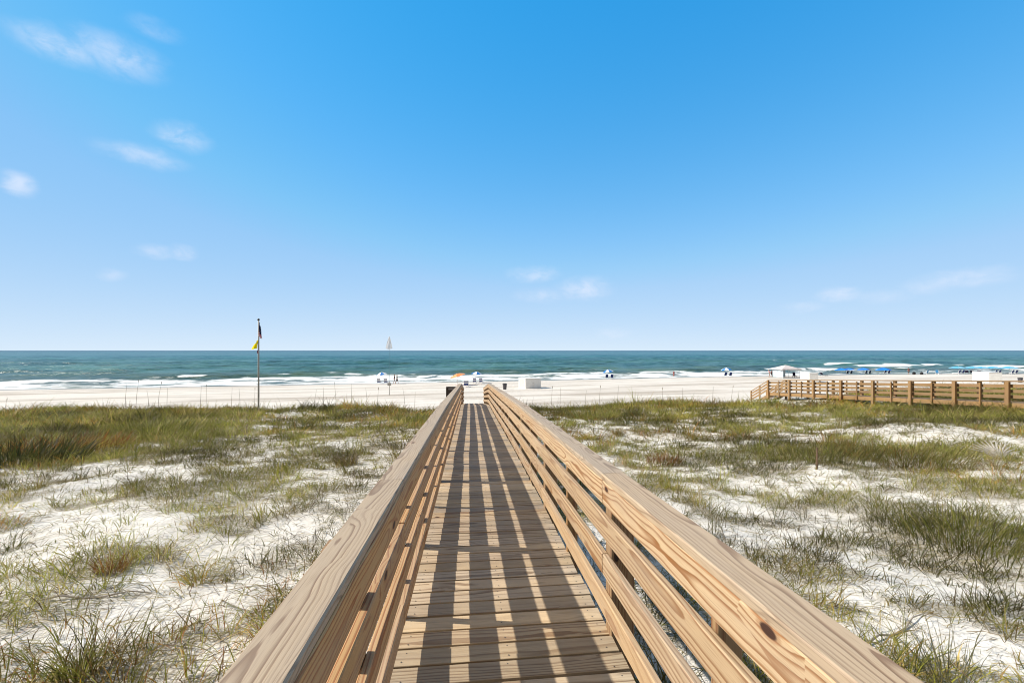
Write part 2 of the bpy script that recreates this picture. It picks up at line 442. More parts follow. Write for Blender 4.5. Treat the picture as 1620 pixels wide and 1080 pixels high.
quads = np.stack([idx[:-1, :-1], idx[:-1, 1:], idx[1:, 1:], idx[1:, :-1]], -1).reshape(-1, 4)
m_sea, t, b = newmat('gulf_water')
pos = t.new('ShaderNodeNewGeometry').outputs['Position']
off = t.attr('offshore', 'Fac'); fo = t.attr('foam', 'Fac')
sx_, sy_, sz_ = t.sep(pos)
patch = t.noise(t.comb(t.math('MULTIPLY', sx_, .012), t.math('MULTIPLY', off, .03), 0.), 1., 3, .6)
o2 = t.math('ADD', off, t.math('MULTIPLY_ADD', patch, 60., -30.))
c = t.mix(t.mr(o2, 10., 70.), (.085, .110, .050), (.062, .155, .132))
c = t.mix(t.mr(o2, 60., 420.), c, (.032, .132, .142))
c = t.mix(t.mr(o2, 400., 3500.), c, (.018, .080, .105))
f1 = t.noise(t.comb(t.math('MULTIPLY', sx_, .16), t.math('MULTIPLY', sy_, .20), 0.), 1., 7, .78, .6)
ff = t.mr(t.math('ADD', fo, t.math('MULTIPLY_ADD', f1, 2.2, -1.1)), .28, .74)
ff = t.math('MULTIPLY', ff, t.mr(fo, .03, .15))
rip = t.noise(t.comb(t.math('MULTIPLY', sx_, .018), t.math('MULTIPLY', off, .017), 3.), 1., 8, .85, .4)
c = t.mix(1., c, t.comb(*[t.mr(rip, .36, .64, lo_, hi_) for lo_, hi_ in ((.30, 1.45), (.45, 1.28), (.50, 1.22))]), 'MULTIPLY')  # light and dark of the wave slopes put into the base colour
rp2 = t.noise(t.comb(t.math('MULTIPLY', sx_, .055), t.math('MULTIPLY', off, .085), 8.), 1., 4, .7, .8)
dk = t.math('MULTIPLY', t.mr(rp2, .52, .66), t.mr(off, 420., 60., 0., .75))
c = t.mix(dk, c, (.028, .048, .028))  # dark wavelet faces painted into the water colour, fading offshore
c = t.mix(ff, c, (.78, .80, .80))
t.put(b.inputs['Base Color'], c)
t.put(b.inputs['Roughness'], t.mr(ff, 0., 1., .28, .85, False)); b.inputs['Specular IOR Level'].default_value = .26
b.inputs['IOR'].default_value = 1.33
w1 = t.noise(t.comb(t.math('MULTIPLY', sx_, .35), t.math('MULTIPLY', sy_, .8), 0.), 1., 5, .62)
w2 = t.noise(t.comb(t.math('MULTIPLY', sx_, .05), t.math('MULTIPLY', sy_, .14), 0.), 1., 4, .6)
n1 = t.bump(w1, .85, .45); n2 = t.bump(w2, .7, 2.2, n1)
t.put(b.inputs['Normal'], n2)
s = quadmesh('sea_water', np.stack([SX, SY, SZ], -1).reshape(-1, 3), quads, m_sea, {'offshore': ('FLOAT', BB), 'foam': ('FLOAT', foam)})
tag(s, 'teal sea with low surf breaking on the beach', kind='structure')

# ------------------------------------------------------------------ the main boardwalk
def rnd(a, b): return random.uniform(a, b)
bw_o = W(0, .2, 0); bw_o.z = gz(bw_o.x, bw_o.y)
bw = empty('boardwalk', bw_o, 'long wooden boardwalk with slatted railings running straight ahead over the dunes', 'boardwalk')
mb = MB(bw_o); scr = []
s_ = -3.2; k = 0
PITCH = .1455
while s_ < 25.4:
    wdt = .1215 + rnd(-.0018, .0018)
    tw = rnd(-.0022, .0022); hh = -.0175 + rnd(-.002, .0012)
    a = W(s_, -.44 + rnd(-.008, .004), hh); c = W(s_+tw, .828 + rnd(-.006, .01), hh)
    nrm = W(s_, 0, 1)-W(s_, 0, 0)
    tint = (rnd(.78, 1.15), rnd(.1, .85), rnd(0, .35))
    if random.random() < .12: tint = (rnd(.55, .7), rnd(.6, 1.), 0)
    mb.board(a, c, nrm, wdt, .036, tint, .0022)
    if s_ < 9:
        for lat in (-.36, .2, .77):
            for ds in (-.035, .038):
                if random.random() < .9: scr.append(W(s_+ds+rnd(-.006, .006), lat+rnd(-.012, .012), .0008+hh+.0175))
    s_ += PITCH + rnd(-.0008, .0008)
for p in scr:
    vs = [p+Vector((math.cos(i*math.pi/3), math.sin(i*math.pi/3), 0))*.0042 for i in range(6)]
    vs = [Vector((v.x, v.y, v.z+.0012)) for v in vs]
    mb.add(vs, [tuple(range(6))], 1)
deck = mb.build('deck', [M_DECK, M_SCREW], bw)
# joists and beams under the deck
for lat in (-.40, .2, .77):
    for (s0, s1) in ((-3.2, 7.5), (7.5, 14.8), (14.8, 18.5), (18.5, 25.3)):
        mb = MB(bw_o)
        mb.board(W(s0, lat, -.036-.10), W(s1, lat, -.036-.10), V, .19, .038, (.6, .5, 0))
        mb.build('joist', M_RAIL, bw)
LEFT_IN, RIGHT_IN = -.372, .785
POSTS = {-1: [1.66+1.045*k for k in range(-4, 23)], 1: [1.345+1.09*k for k in range(-4, 23)]}
for side in (-1, 1):
    main_par = 0 if side < 0 else 1
    for k, s0 in enumerate(POSTS[side]):
        if s0 > 25.4: continue
        kk = k-4
        main = (kk % 2 == (0 if side < 0 else 1))
        wl, dl = (.142, .10) if main else (.092, .040)
        lat = (LEFT_IN-.039-wl/2-.001) if side < 0 else (RIGHT_IN+.039+wl/2+.001)
        top = W(s0, lat, .911)
        bz = gz(top.x, top.y) - .25 if main else deckz(s0) - .26
        mb = MB(bw_o)
        tint = (rnd(.58, .78), rnd(.0, .2), rnd(.6, 1.))
        mb.board(Vector((top.x, top.y, bz)), top, U, wl, dl, tint, .004)
        o = mb.build('post', M_RAIL, bw)
# last posts at the foot of the ramp
for side, lat in ((-1, LEFT_IN-.08), (1, RIGHT_IN+.08)):
    top = W(25.4, lat, .911); mb = MB(bw_o)
    mb.board(Vector((top.x, top.y, gz(top.x, top.y)-.3)), top, U, .09, .09, (.9, .3, .3)); mb.build('post', M_RAIL, bw)
ROWS = [(.115, .234), (.345, .466), (.570, .701), (.769, .9105)]
J1 = [-3.2, 2.43, 6.75, 11.1, 15.4, 18.5, 22., 25.45]
J2 = [-3.2, 4.6, 8.9, 13.2, 18.5, 25.45]
for side in (-1, 1):
    inner = LEFT_IN if side < 0 else RIGHT_IN
    for ri, (z0, z1) in enumerate(ROWS):
        J = J1 if ri % 2 == (0 if side < 0 else 1) else J2
        for s0, s1 in zip(J[:-1], J[1:]):
            lat = inner + side*.019
            e = .0015
            a = W(s0+e, lat+rnd(-.002, .002), (z0+z1)/2+rnd(-.004, .004)); c = W(s1-e, lat+rnd(-.002, .002), (z0+z1)/2+rnd(-.004, .004))
            mb = MB(bw_o)
            if side < 0: tint = (rnd(.98, 1.14), rnd(.0, .15), rnd(.5, .95))
            else: tint = (rnd(.95, 1.1), rnd(.0, .25), rnd(.05, .35))
            if side > 0 and ri == 3: tint = (1.03, .0, .12 if s0 < 4 else rnd(.05, .3))
            if side < 0 and ri == 3: tint = (1.08, .0, .9 if s0 < 4 else .65)
            pith = None
            if ri == 3: pith = (rnd(-.015, .015), side*-.045)
            mb.board(a, c, V, z1-z0, .038, tint, .005, 0, 6, pith)
            mb.build('rail_board', M_BOLD if ri == 3 and side > 0 else M_RAIL, bw)
    # hand rail caps
    for s0, s1 in zip(J1[:-1], J1[1:]):
        if side < 0: l0, l1 = -.378, -.520
        else: l0, l1 = .780, .924
        a = W(s0+.002, (l0+l1)/2+rnd(-.003, .003), .931); c = W(s1-.002, (l0+l1)/2+rnd(-.003, .003), .931)
        mb = MB(bw_o)
        tint = (rnd(.92, 1.02), rnd(.45, .7) if side < 0 else rnd(.5, .8), rnd(0, .2))
        if side > 0 and s0 < 2: tint = (1.0, .45, .22)
        if side < 0 and s0 < 2: tint = (.95, .42, .12)
        mb.board(a, c, (0, 0, 1), abs(l1-l0), .038, tint, .006, 0, 6, (rnd(-.03, .03)-side*.05, -.05))
        mb.build('cap_rail', M_CAP, bw)
# steps off the end of the ramp
for i in range(6):
    p = U*(25.62+.27*i); z = deckz(25.4) - .16*(i+1)
    mb = MB(bw_o); a = p+V*-.40; c = p+V*.80
    mb.board((a.x, a.y, z), (c.x, c.y, z), (0, 0, 1), .27, .04, (.9, .6, 0)); mb.build('step', M_DECK, bw)
for lat in (-.42, .82):
    a = U*25.45+V*lat; c = U*27.1+V*lat; mb = MB(bw_o); z = deckz(25.4)
    mb.board((a.x, a.y, z-.16), (c.x, c.y, z-1.16), V, .24, .04, (.8, .4, 0)); mb.build('stringer', M_RAIL, bw)

# ------------------------------------------------------------------ the second walkway on the right
d2 = Vector((-.188, 1, 0)).normalized(); v2 = Vector((d2.y, -d2.x, 0))
P2 = Vector((20.35*F/680*1.03, 34*1.0, 0))
# calibrate on the photo: top of the rail at (1217,601) lies D=33 away, falls 6.3 %
D0 = 33.0
P2 = Vector(((1217-810)/F*D0, D0, EYE-47/F*D0))      # rail top at the head of the stair
SL2 = .0655
def W2(t_, lat, h):            # t_ metres back towards the camera from the stair head
    p = P2 - d2*t_ + v2*lat
    return Vector((p.x, p.y, P2.z + SL2*t_ + h))
w2_o = Vector((P2.x, P2.y, gz(P2.x, P2.y)))
w2 = empty('wooden_walkway', w2_o, 'second wooden dune walkway at the right with a short stair down to the beach', 'boardwalk')
T_END = 34
mb = MB(w2_o)
tt = 0.
while tt < T_END:
    mb.board(W2(tt, -.02, -1.0), W2(tt, 1.45, -1.0), (0, 0, 1), .14, .036, (rnd(.8, 1.1), rnd(.2, .8), .1)); tt += .146
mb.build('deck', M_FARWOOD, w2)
for lat in (0., 1.43):
    sgn = -1 if lat == 0 else 1
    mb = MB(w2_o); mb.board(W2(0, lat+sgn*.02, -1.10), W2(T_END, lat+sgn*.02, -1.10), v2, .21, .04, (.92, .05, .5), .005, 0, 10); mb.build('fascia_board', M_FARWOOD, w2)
    for k in range(int(T_END/1.0)+1):
        main = k % 2 == 0
        wl = .13 if main else .07
        top = W2(k*1.0, lat+sgn*(.045+wl/2), -.02 if main else -.06)
        bz = gz(top.x, top.y)-.3 if main else top.z-1.18
        mb = MB(w2_o); mb.board((top.x, top.y, bz), top, d2, wl, .14 if main else .06, (rnd(.85, 1.02), rnd(0, .3), rnd(.2, .6))); mb.build('post', M_FARWOOD, w2)
    for zz in ((-.205, -.455, -.705) if lat == 0 else (-.258, -.508, -.758)):
        for s0, s1 in ((0, 8), (8, 16), (16, 24), (24, T_END)):
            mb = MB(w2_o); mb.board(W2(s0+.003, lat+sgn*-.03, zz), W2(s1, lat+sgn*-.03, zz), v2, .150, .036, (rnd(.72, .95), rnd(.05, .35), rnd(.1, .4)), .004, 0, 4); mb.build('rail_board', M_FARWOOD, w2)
    for s0, s1 in ((-.05, 8), (8, 16), (16, 24), (24, T_END)):
        mb = MB(w2_o); mb.board(W2(s0+.003, lat+sgn*.03, 0), W2(s1, lat+sgn*.03, 0), (0, 0, 1), .17, .04, (rnd(.8, .95), rnd(.2, .5), .2), .004, 0, 4); mb.build('cap_rail', M_FARWOOD, w2)
    # stair railing
    def W3(t_, h):
        p = P2 + d2*t_ + v2*(lat+sgn*.03); return Vector((p.x, p.y, P2.z - .56*t_ + h))
    for h, wv in ((0, .06), (-.22, .12), (-.46, .12), (-.70, .12)):
        mb = MB(w2_o); mb.board(W3(.05, h), W3(1.9, h), v2, wv, .04, (1., .2, .35)); mb.build('stair_rail', M_FARWOOD, w2)
    for t_ in (.95, 1.88):
        top = W3(t_, .03); mb = MB(w2_o); mb.board((top.x, top.y, gz(top.x, top.y)-.3), top, d2, .09, .09, (1., .2, .4)); mb.build('post', M_FARWOOD, w2)
for i in range(8):
    p = P2 + d2*(.12+.25*i); z = P2.z-1.02-.14*(i+1)
    mb = MB(w2_o); a = p+v2*.02; c = p+v2*1.42
    mb.board((a.x, a.y, z), (c.x, c.y, z), (0, 0, 1), .25, .04, (1, .4, .1)); mb.build('step', M_FARWOOD, w2)
for lat in (.05, 1.38):
    a = P2+v2*lat; c = P2+v2*lat+d2*2.1; mb = MB(w2_o)
    mb.board((a.x, a.y, P2.z-1.18), (c.x, c.y, P2.z-2.35), v2, .24, .04, (.9, .3, .3)); mb.build('stringer', M_FARWOOD, w2)

# ------------------------------------------------------------------ grass
m_grass, t, b = newmat('grass_blade')
c = t.attr('col')
t.put(b.inputs['Base Color'], c); b.inputs['Roughness'].default_value = .55; b.inputs['Specular IOR Level'].default_value = .25
tr = t.new('ShaderNodeBsdfTranslucent'); t.put(tr.inputs['Color'], c)
mx = t.new('ShaderNodeMixShader'); mx.inputs[0].default_value = .40
out = m_grass.node_tree.nodes['Material Output']
t.l.new(b.outputs[0], mx.inputs[1]); t.l.new(tr.outputs[0], mx.inputs[2]); t.l.new(mx.outputs[0], out.inputs[0])

def strips(base, lean_az, lean, height, width, colr, curl, face=None):
    """base N,3; blades as tapered 3-segment strips"""
    n = len(base); ld = np.stack([np.cos(lean_az), np.sin(lean_az)], -1)
    fa = RNG.uniform(0, 2*np.pi, n) if face is None else face
    wd = np.stack([np.cos(fa), np.sin(fa)], -1)
    V_ = np.zeros((n, 8, 3), np.float32)
    for k, tt in enumerate((0, .36, .70, 1.)):
        hor = (lean*tt + curl*tt**2.2)*height
        up = height*(tt - (.45*np.minimum(curl, 1.6)+.12*lean)*tt**2.4)
        w = width*(.85, 1., .72, .12)[k]*.5
        cx = base[:, 0]+ld[:, 0]*hor; cy = base[:, 1]+ld[:, 1]*hor; cz = base[:, 2]+up
        V_[:, 2*k] = np.stack([cx-wd[:, 0]*w, cy-wd[:, 1]*w, cz], -1)
        V_[:, 2*k+1] = np.stack([cx+wd[:, 0]*w, cy+wd[:, 1]*w, cz], -1)
    q = np.array([[0, 1, 3, 2], [2, 3, 5, 4], [4, 5, 7, 6]])
    Q = (np.arange(n)[:, None, None]*8 + q[None]).reshape(-1, 4)
    return V_.reshape(-1, 3), Q, np.repeat(colr, 8, 0)

def merge(parts):
    vs, qs, cs = [], [], []; k = 0
    for v, q, c in parts: vs.append(v); qs.append(q+k); cs.append(c); k += len(v)
    return np.concatenate(vs), np.concatenate(qs), np.concatenate(cs)

PAL = np.array([[.19, .20, .030], [.25, .24, .050], [.10, .105, .018], [.31, .25, .09], [.17, .18, .032], [.15, .105, .040], [.37, .30, .14]])
def pick(n, p): return PAL[RNG.choice(len(PAL), n, p=p)]*RNG.uniform(.75, 1.25, (n, 1))

def lateral(x, y): return x*V.x + y*V.y
def forward(x, y): return x*U.x + y*U.y
def clear(x, y):
    la = lateral(x, y); fo_ = forward(x, y)
    ok = ~((la > -.62) & (la < 1.02) & (fo_ < 27.5))
    # second walkway corridor
    rx = x-P2.x; ry = y-P2.y
    l2 = rx*v2.x+ry*v2.y; f2 = rx*d2.x+ry*d2.y
    return ok & ~((l2 > -.05) & (l2 < 1.5) & (f2 < 2.2))

def scatter(n, d0, d1, p):
    u = RNG.uniform(0, 1, n); D = (d0**p + u*(d1**p-d0**p))**(1/p)
    x = RNG.uniform(-1, 1, n)*(1.42*D+2.2); return x, D

parts = []
# tufts
x, y = scatter(62000, 1.6, 37, 1.1)
dn = densmap(x, y); keep = (RNG.uniform(0, 1, len(x)) < dn*.92+.02) & clear(x, y)
x, y, dn = x[keep], y[keep], dn[keep]
nb = (RNG.integers(4, 11, len(x))*np.clip(.55+.6*dn, .4, 1.5)).astype(int)+2
ti = np.repeat(np.arange(len(x)), nb); n = len(ti)
spread = np.clip(.03+.045*dn, 0, .1)[ti]*RNG.gamma(2, .5, n)*np.interp(y[ti], [2, 30], [1, 2.2])
an = RNG.uniform(0, 2*np.pi, n)
bx = x[ti]+np.cos(an)*spread; by = y[ti]+np.sin(an)*spread
base = np.stack([bx, by, ground(bx, by)-.01], -1)
th = RNG.gamma(6, 1/6, len(x))*np.interp(y, [2, 12, 30], [.155, .19, .30])*(.7+.45*dn)
th = th*np.where(RNG.uniform(0, 1, len(x)) < .10, RNG.uniform(1.3, 1.75, len(x)), 1.)
h = th[ti]*RNG.uniform(.5, 1.25, n)
w = np.maximum(.0068, .00085*by)*RNG.uniform(.7, 1.35, n)
lean = RNG.uniform(.05, .75, n); curl = RNG.gamma(1.6, .28, n)
# tuft hue: dry brown, olive or green
typ = RNG.choice(3, len(x), p=(.30, .48, .22))[ti]
colr = np.where((typ == 0)[:, None], pick(n, (.03, .12, .02, .30, .05, .30, .18)), np.where((typ == 1)[:, None], pick(n, (.25, .3, .12, .15, .08, .07, .03)), pick(n, (.42, .2, .2, .03, .13, .02, 0))))
patch = fbm(bx/2.4, by/2.2, 111, 3); fine = fbm(bx/.5, by/.45, 117, 2)
colr = colr*np.interp(patch, [.36, .5, .64], [.48, 1., 1.5])[:, None]*np.interp(fine, [.3, .7], [.7, 1.25])[:, None]
gold = np.clip((vnoise(bx/3.3, by/2.7, 119)-.45)*2.2, 0, 1)[:, None]
colr = colr*(1-gold*np.array([-.16, -.04, .30]))
rust = (vnoise(bx/2.6, by/2.2, 101) > .68) & (RNG.uniform(0, 1, n) < .30)
colr[rust] *= np.array([1.25, .72, .5])
parts.append(strips(base, an+RNG.normal(0, .5, n), lean, h, w, colr, curl))
# dry runners and litter lying on the sand
x, y = scatter(170000, 1.5, 30, .95)
dn = densmap(x, y); keep = (RNG.uniform(0, 1, len(x)) < .24+.40*dn) & clear(x, y)
x, y = x[keep], y[keep]; n = len(x)
L = RNG.gamma(3, .075, n)*np.interp(y, [2, 20], [1, 1.6]); hd = RNG.normal(.25, .75, n) + np.pi*RNG.integers(0, 2, n); cv = RNG.normal(0, 1.1, n)
w = np.maximum(.0042, .0007*y)*RNG.uniform(.6, 1.4, n)
Vv = np.zeros((n, 8, 3), np.float32)
cx, cy, hh = x.copy(), y.copy(), hd.copy()
lift = RNG.uniform(0, .05, n)
for k in range(4):
    zz = ground(cx, cy)+.008+lift*math.sin(k/3*math.pi)
    wx, wy = -np.sin(hh)*w*.5, np.cos(hh)*w*.5
    if k == 3: wx, wy = wx*.3, wy*.3
    Vv[:, 2*k] = np.stack([cx-wx, cy-wy, zz], -1); Vv[:, 2*k+1] = np.stack([cx+wx, cy+wy, zz+w*.4], -1)
    cx = cx+np.cos(hh)*L/3; cy = cy+np.sin(hh)*L/3; hh = hh+cv/3
q = np.array([[0, 1, 3, 2], [2, 3, 5, 4], [4, 5, 7, 6]])
colr = pick(n, (.02, .1, .02, .28, .03, .35, .20))*RNG.uniform(.6, 1.2, (n, 1))
litter_parts = [(Vv.reshape(-1, 3), (np.arange(n)[:, None, None]*8+q[None]).reshape(-1, 4), np.repeat(colr, 8, 0))]
v_, q_, c_ = merge(parts)
go = quadmesh('dune_grass', v_, q_, m_grass, {'col': ('FLOAT_VECTOR', c_)})
tag(go, 'olive and straw coloured grass growing all over the dunes', 'grass', kind='stuff')
v_, q_, c_ = merge(litter_parts)
lo = quadmesh('dry_litter', v_, q_, m_grass, {'col': ('FLOAT_VECTOR', c_)})
tag(lo, 'dry brown runners and stems lying on the white sand', 'plant litter', kind='stuff')

# single plants that stand out
def tuft(name, pos, nb, hgt, spread, pal, label, cat, group=None, wid=.006, curl=.35, lean=.5):
    root_z = gz(pos[0], pos[1])
    an = RNG.uniform(0, 2*np.pi, nb); sp = spread*np.sqrt(RNG.uniform(0, 1, nb))
    bx = pos[0]+np.cos(an)*sp; by = pos[1]+np.sin(an)*sp
    base = np.stack([bx-pos[0], by-pos[1], ground(bx, by)-root_z-.01], -1)
    pal = np.array(pal); colr = pal[RNG.integers(0, len(pal), nb)]*RNG.uniform(.7, 1.3, (nb, 1))
    v, q, c = strips(base, an+RNG.normal(0, .4, nb), RNG.uniform(.05, lean, nb), hgt*RNG.uniform(.45, 1.1, nb), wid*RNG.uniform(.7, 1.3, nb), colr, RNG.gamma(1.6, curl/1.6, nb))
    o = quadmesh(name, v, q, m_grass, {'col': ('FLOAT_VECTOR', c)})
    o.location = (pos[0], pos[1], root_z)
    return tag(o, label, cat, group)
GREEN = [(.17, .18, .030), (.22, .21, .045), (.10, .105, .022), (.28, .24, .08)]
RUSTY = [(.23, .085, .022), (.28, .12, .03), (.16, .065, .022), (.22, .14, .04)]
BROWN = [(.14, .09, .04), (.10, .065, .03), (.18, .13, .06), (.09, .08, .03)]
for (px, py, nb, h, sp, pal, wd, lab) in [
    (175, 905, 170, .27, .13, RUSTY, .005, 'small rust brown tuft alone on the white sand left of the boardwalk'),
    (548, 735, 220, .42, .26, BROWN, .009, 'dark brown round tuft on the sand close to the left railing'),
    (112, 712, 620, .66, 1.5, [(.24, .095, .02), (.17, .075, .02), (.20, .12, .03)], .017, 'broad reddish brown thicket in the green bank at the left edge of the dunes'),
    (20, 735, 900, .85, 1.5, [(.035, .042, .010), (.05, .056, .015), (.08, .075, .02)], .018, 'dark green thicket at the left edge of the photo'),
    (250, 690, 700, .85, 1.6, GREEN, .018, 'tall green grass clump on the crest left of the flagpole'),
    (1050, 732, 260, .34, .45, RUSTY, .010, 'reddish brown low tuft right of the boardwalk'),
    (120, 1075, 110, .50, .09, GREEN, .006, 'tall green grass clump at the bottom edge left of the boardwalk'),
    (158, 1075, 12, .85, .05, BROWN, .006, 'single tall dark stem rising from the grass at bottom left'),
    (1390, 1075, 70, .42, .09, GREEN, .006, 'green grass clump at the bottom edge right of the boardwalk rail'),
    (1440, 1060, 30, .50, .07, GREEN, .006, 'sparse clump of long arching blades in the bottom right corner sand'),
    (1500, 1090, 60, .55, .12, [(.12, .12, .06), (.2, .18, .1)], .005, 'long thin leaning blades at the bottom right corner'),
    (1180, 935, 90, .34, .10, GREEN, .007, 'upright dark green tuft beside the right hand rail cap'),
    (1530, 850, 520, .42, .75, GREEN, .008, 'large green grass mound on the right dune, nearest big mound'),
    (1300, 722, 640, .46, 1.35, [(.10, .10, .022), (.15, .13, .04), (.19, .16, .05)], .011, 'long dark mound of grass in the middle of the right dune'),
    (1440, 728, 560, .46, 1.2, [(.14, .135, .03), (.18, .16, .045), (.22, .19, .06)], .011, 'olive mound of grass right of the dark mound and below the second walkway'),
    (930, 662, 420, .75, 1.5, GREEN, .017, 'bright green clump on the crest just right of the boardwalk'),
    (655, 668, 260, .62, .9, GREEN, .016, 'green clump on the crest touching the left railing'),
    (1215, 640, 260, .6, .8, [(.17, .21, .03), (.22, .24, .05)], .018, 'fresh green shrub at the foot of the second walkway stair')]:
    p = ray(px, py); tuft('grass_clump', p, nb, h, sp, pal, lab, 'grass clump', None, wd)
# tall dry stalks along the crest, all alike
stalk_mat = simple('dry_stalk', (.19, .155, .085), .7, .2, 12)
ST = [(8, 662, 632), (26, 662, 640), (198, 652, 605), (215, 652, 603), (204, 654, 632), (236, 652, 616), (250, 652, 606), (264, 652, 612), (317, 652, 608), (326, 650, 610),
      (366, 652, 612), (380, 652, 613), (403, 656, 615), (497, 654, 615), (512, 654, 612), (532, 652, 606), (556, 652, 604), (581, 650, 612), (597, 650, 615), (641, 650, 612), (656, 650, 618),
      (872, 648, 613), (886, 646, 612), (925, 646, 616), (948, 644, 612), (977, 644, 608), (1000, 643, 618), (1048, 644, 615), (1080, 643, 612), (1127, 642, 610), (1157, 642, 612), (1168, 642, 616)]
for i, (px, py, pt) in enumerate(ST):
    d = rnd(29.5, 32.5); x0 = (px-810)/F*d; z0 = gz(x0, d)
    hh = max(.6, (EYE-(pt-554)/F*d) - z0)
    o0 = Vector((x0, d, z0)); mb = MB(o0); bend = rnd(-.12, .12)
    pts = [o0+Vector((bend*hh*(k/5)**2, rnd(-.01, .01), hh*k/5-.05)) for k in range(6)]
    mb.tube(pts, [.014, .013, .012, .010, .008, .005], 5)
    hd = [pts[-1]+Vector((bend*.1*k, 0, -.02+.07*k)) for k in range(4)]
    if i % 3 == 0: mb.tube(hd, [.008, .02, .018, .004], 5)
    tag(mb.build('sea_oat_stalk', stalk_mat), 'thin dry stalk standing up from the dune crest against the beach', 'grass stalk', 'dry stalks along the dune crest')
# stake and dead wood on the right dune
M_DRIFT = simple('bleached_wood', (.36, .31, .25), .85, .25, 14)
p = ray(1292, 742); mb = MB(p); mb.tube([p+Vector((0, 0, -.1)), p+Vector((.01, 0, .30)), p+Vector((.02, .01, .52))], [.026, .024, .018], 7)
tag(mb.build('wooden_stake', simple('old_stake', (.13, .085, .05), .9, .3, 14)), 'short dark weathered stake standing in the right dune before the dark grass mound', 'stake')
p = ray(1580, 726); mb = MB(p)
for k in range(13):
    a = R(25+k*10); q = Vector((math.cos(a)*.75, .25*math.sin(a), math.sin(a)*.42))
    mb.tube([p, p+q*.5+Vector((0, 0, .05)), p+q], [.022, .020, .006], 5)
tag(mb.build('dead_palm_frond', simple('dead_frond', (.52, .48, .42), .8, .2, 10)), 'pale fan of a dead palm frond lying on the right dune', 'palm frond')
p = ray(1145, 641); mb = MB(p)
mb.tube([p+Vector((-1.6, 0, .10)), p+Vector((-.4, .05, .16)), p+Vector((.9, 0, .10)), p+Vector((1.7, .1, .05))], [.05, .07, .06, .03], 7)
tag(mb.build('driftwood', M_DRIFT), 'thin driftwood branch lying on the crest left of the second walkway stair', 'driftwood')
for (px, py, L_, a0, lab) in [(1420, 1000, 1.0, .45, 'bent bare stick lying across the white sand at lower right'), (150, 945, .9, .3, 'long thin stick lying on the sand at lower left'), (1480, 713, 2.2, -.15, 'grey fallen branch beside the olive grass mound')]:
    p = ray(px, py); mb = MB(p); pts = []
    for k in range(6):
        q = Vector((p.x+math.cos(a0)*L_*(k/5-.5), p.y+math.sin(a0)*L_*(k/5-.5)+.02*math.sin(k*1.7), 0)); q.z = gz(q.x, q.y)+.02+.02*math.sin(k*2.)
        pts.append(q)
    s_ = .010 if p.y < 8 else .03
    mb.tube(pts, [s_, s_*.9, s_*.9, s_*.8, s_*.6, s_*.4], 6); tag(mb.build('stick', M_DRIFT), lab, 'stick')

# ------------------------------------------------------------------ flagpole and flags
M_ALU = simple('pole_metal', (.42, .40, .37), .5, .1, 6, .1)
M_DARK = simple('dark_metal', (.05, .05, .05), .5)
D = 27.; fx = (409-810)/F*D; fb = gz(fx, D); ft = EYE+(554-507)/F*D
o0 = Vector((fx, D, fb)); fp = empty('flag_pole', o0, 'tall grey flagpole on the left dune crest', 'flagpole')
mb = MB(o0); mb.tube([o0+Vector((0, 0, -.3)), o0+Vector((0, 0, .5*(ft-fb))), Vector((fx, D, ft))], [.052, .048, .034], 12); mb.build('pole', M_ALU, fp, True)
def ball(name, c, r, mat, parent, o0, sq=1.):
    bm = bmesh.new(); bmesh.ops.create_uvsphere(bm, u_segments=12, v_segments=8, radius=r)
    for v in bm.verts: v.co = Vector((v.co.x, v.co.y, v.co.z*sq))+Vector(c)-Vector(o0)
    for f in bm.faces: f.smooth = True
    me = bpy.data.meshes.new(name); bm.to_mesh(me); bm.free(); me.materials.append(mat)
    o = bpy.data.objects.new(name, me); COL.objects.link(o); o.parent = parent; return o
ball('finial', (fx, D, ft+.06), .075, M_DARK, fp, o0)
mb = MB(o0); mb.tube([o0+Vector((.07, -.02, 1.)), Vector((fx+.06, D-.02, ft-.05))], .006, 5); mb.build('halyard', M_ALU, fp)
mb = MB(o0); mb.tube([o0+Vector((0, 0, -.02)), o0+Vector((0, 0, .12))], [.11, .09], 12); mb.build('base_collar', M_ALU, fp)

def drape(name, top, hgt, wid, side, colf, mat, label, cat, seed=0, folds=3.2):
    """limp flag: grid hanging from the hoist, fly end gathered and fallen"""
    top = Vector(top); nu, nv = 30, 24; vs = []; cs = []; fs = []
    for j in range(nv+1):
        v = j/nv
        for i in range(nu+1):
            u = i/nu
            fall = u*(1-.45*v)
            xx = side*(wid*u*(.25+.75*v**.8)) + .03*math.sin(u*9+v*3+seed)
            yy = .09*math.sin(u*folds*math.pi*2+seed+v*1.5)*(.25+u) - side*.38*u*(.3+.7*v)
            zz = -hgt*(v*.72 + .28*fall*(.4+.6*v)) - .18*hgt*u*(1-v)
            vs.append(top+Vector((xx, yy, zz))); cs.append(colf(u, v))
    for j in range(nv):
        for i in range(nu):
            a = j*(nu+1)+i; fs.append((a, a+1, a+nu+2, a+nu+1))
    mb = MB(top); mb.add(vs, fs)
    mb.tint = cs
    o = mb.build(name, mat, None, True); return tag(o, label, cat)
m_flag, t, b = newmat('flag_cloth')
t.put(b.inputs['Base Color'], t.attr('tint')); b.inputs['Roughness'].default_value = .75
tr = t.new('ShaderNodeBsdfTranslucent'); t.put(tr.inputs['Color'], t.attr('tint')); mx = t.new('ShaderNodeMixShader'); mx.inputs[0].default_value = .45
t.l.new(b.outputs[0], mx.inputs[1]); t.l.new(tr.outputs[0], mx.inputs[2]); t.l.new(mx.outputs[0], m_flag.node_tree.nodes['Material Output'].inputs[0])
NAVY, RED, WHITE = (.012, .018, .075), (.50, .02, .05), (.7, .7, .7)
def usf(u, v):
    if v < .66:
        return WHITE if (int(u*22) % 5 == 0 and int(v*26) % 5 == 0) else NAVY
    return RED if int(v*13) % 2 == 0 else WHITE
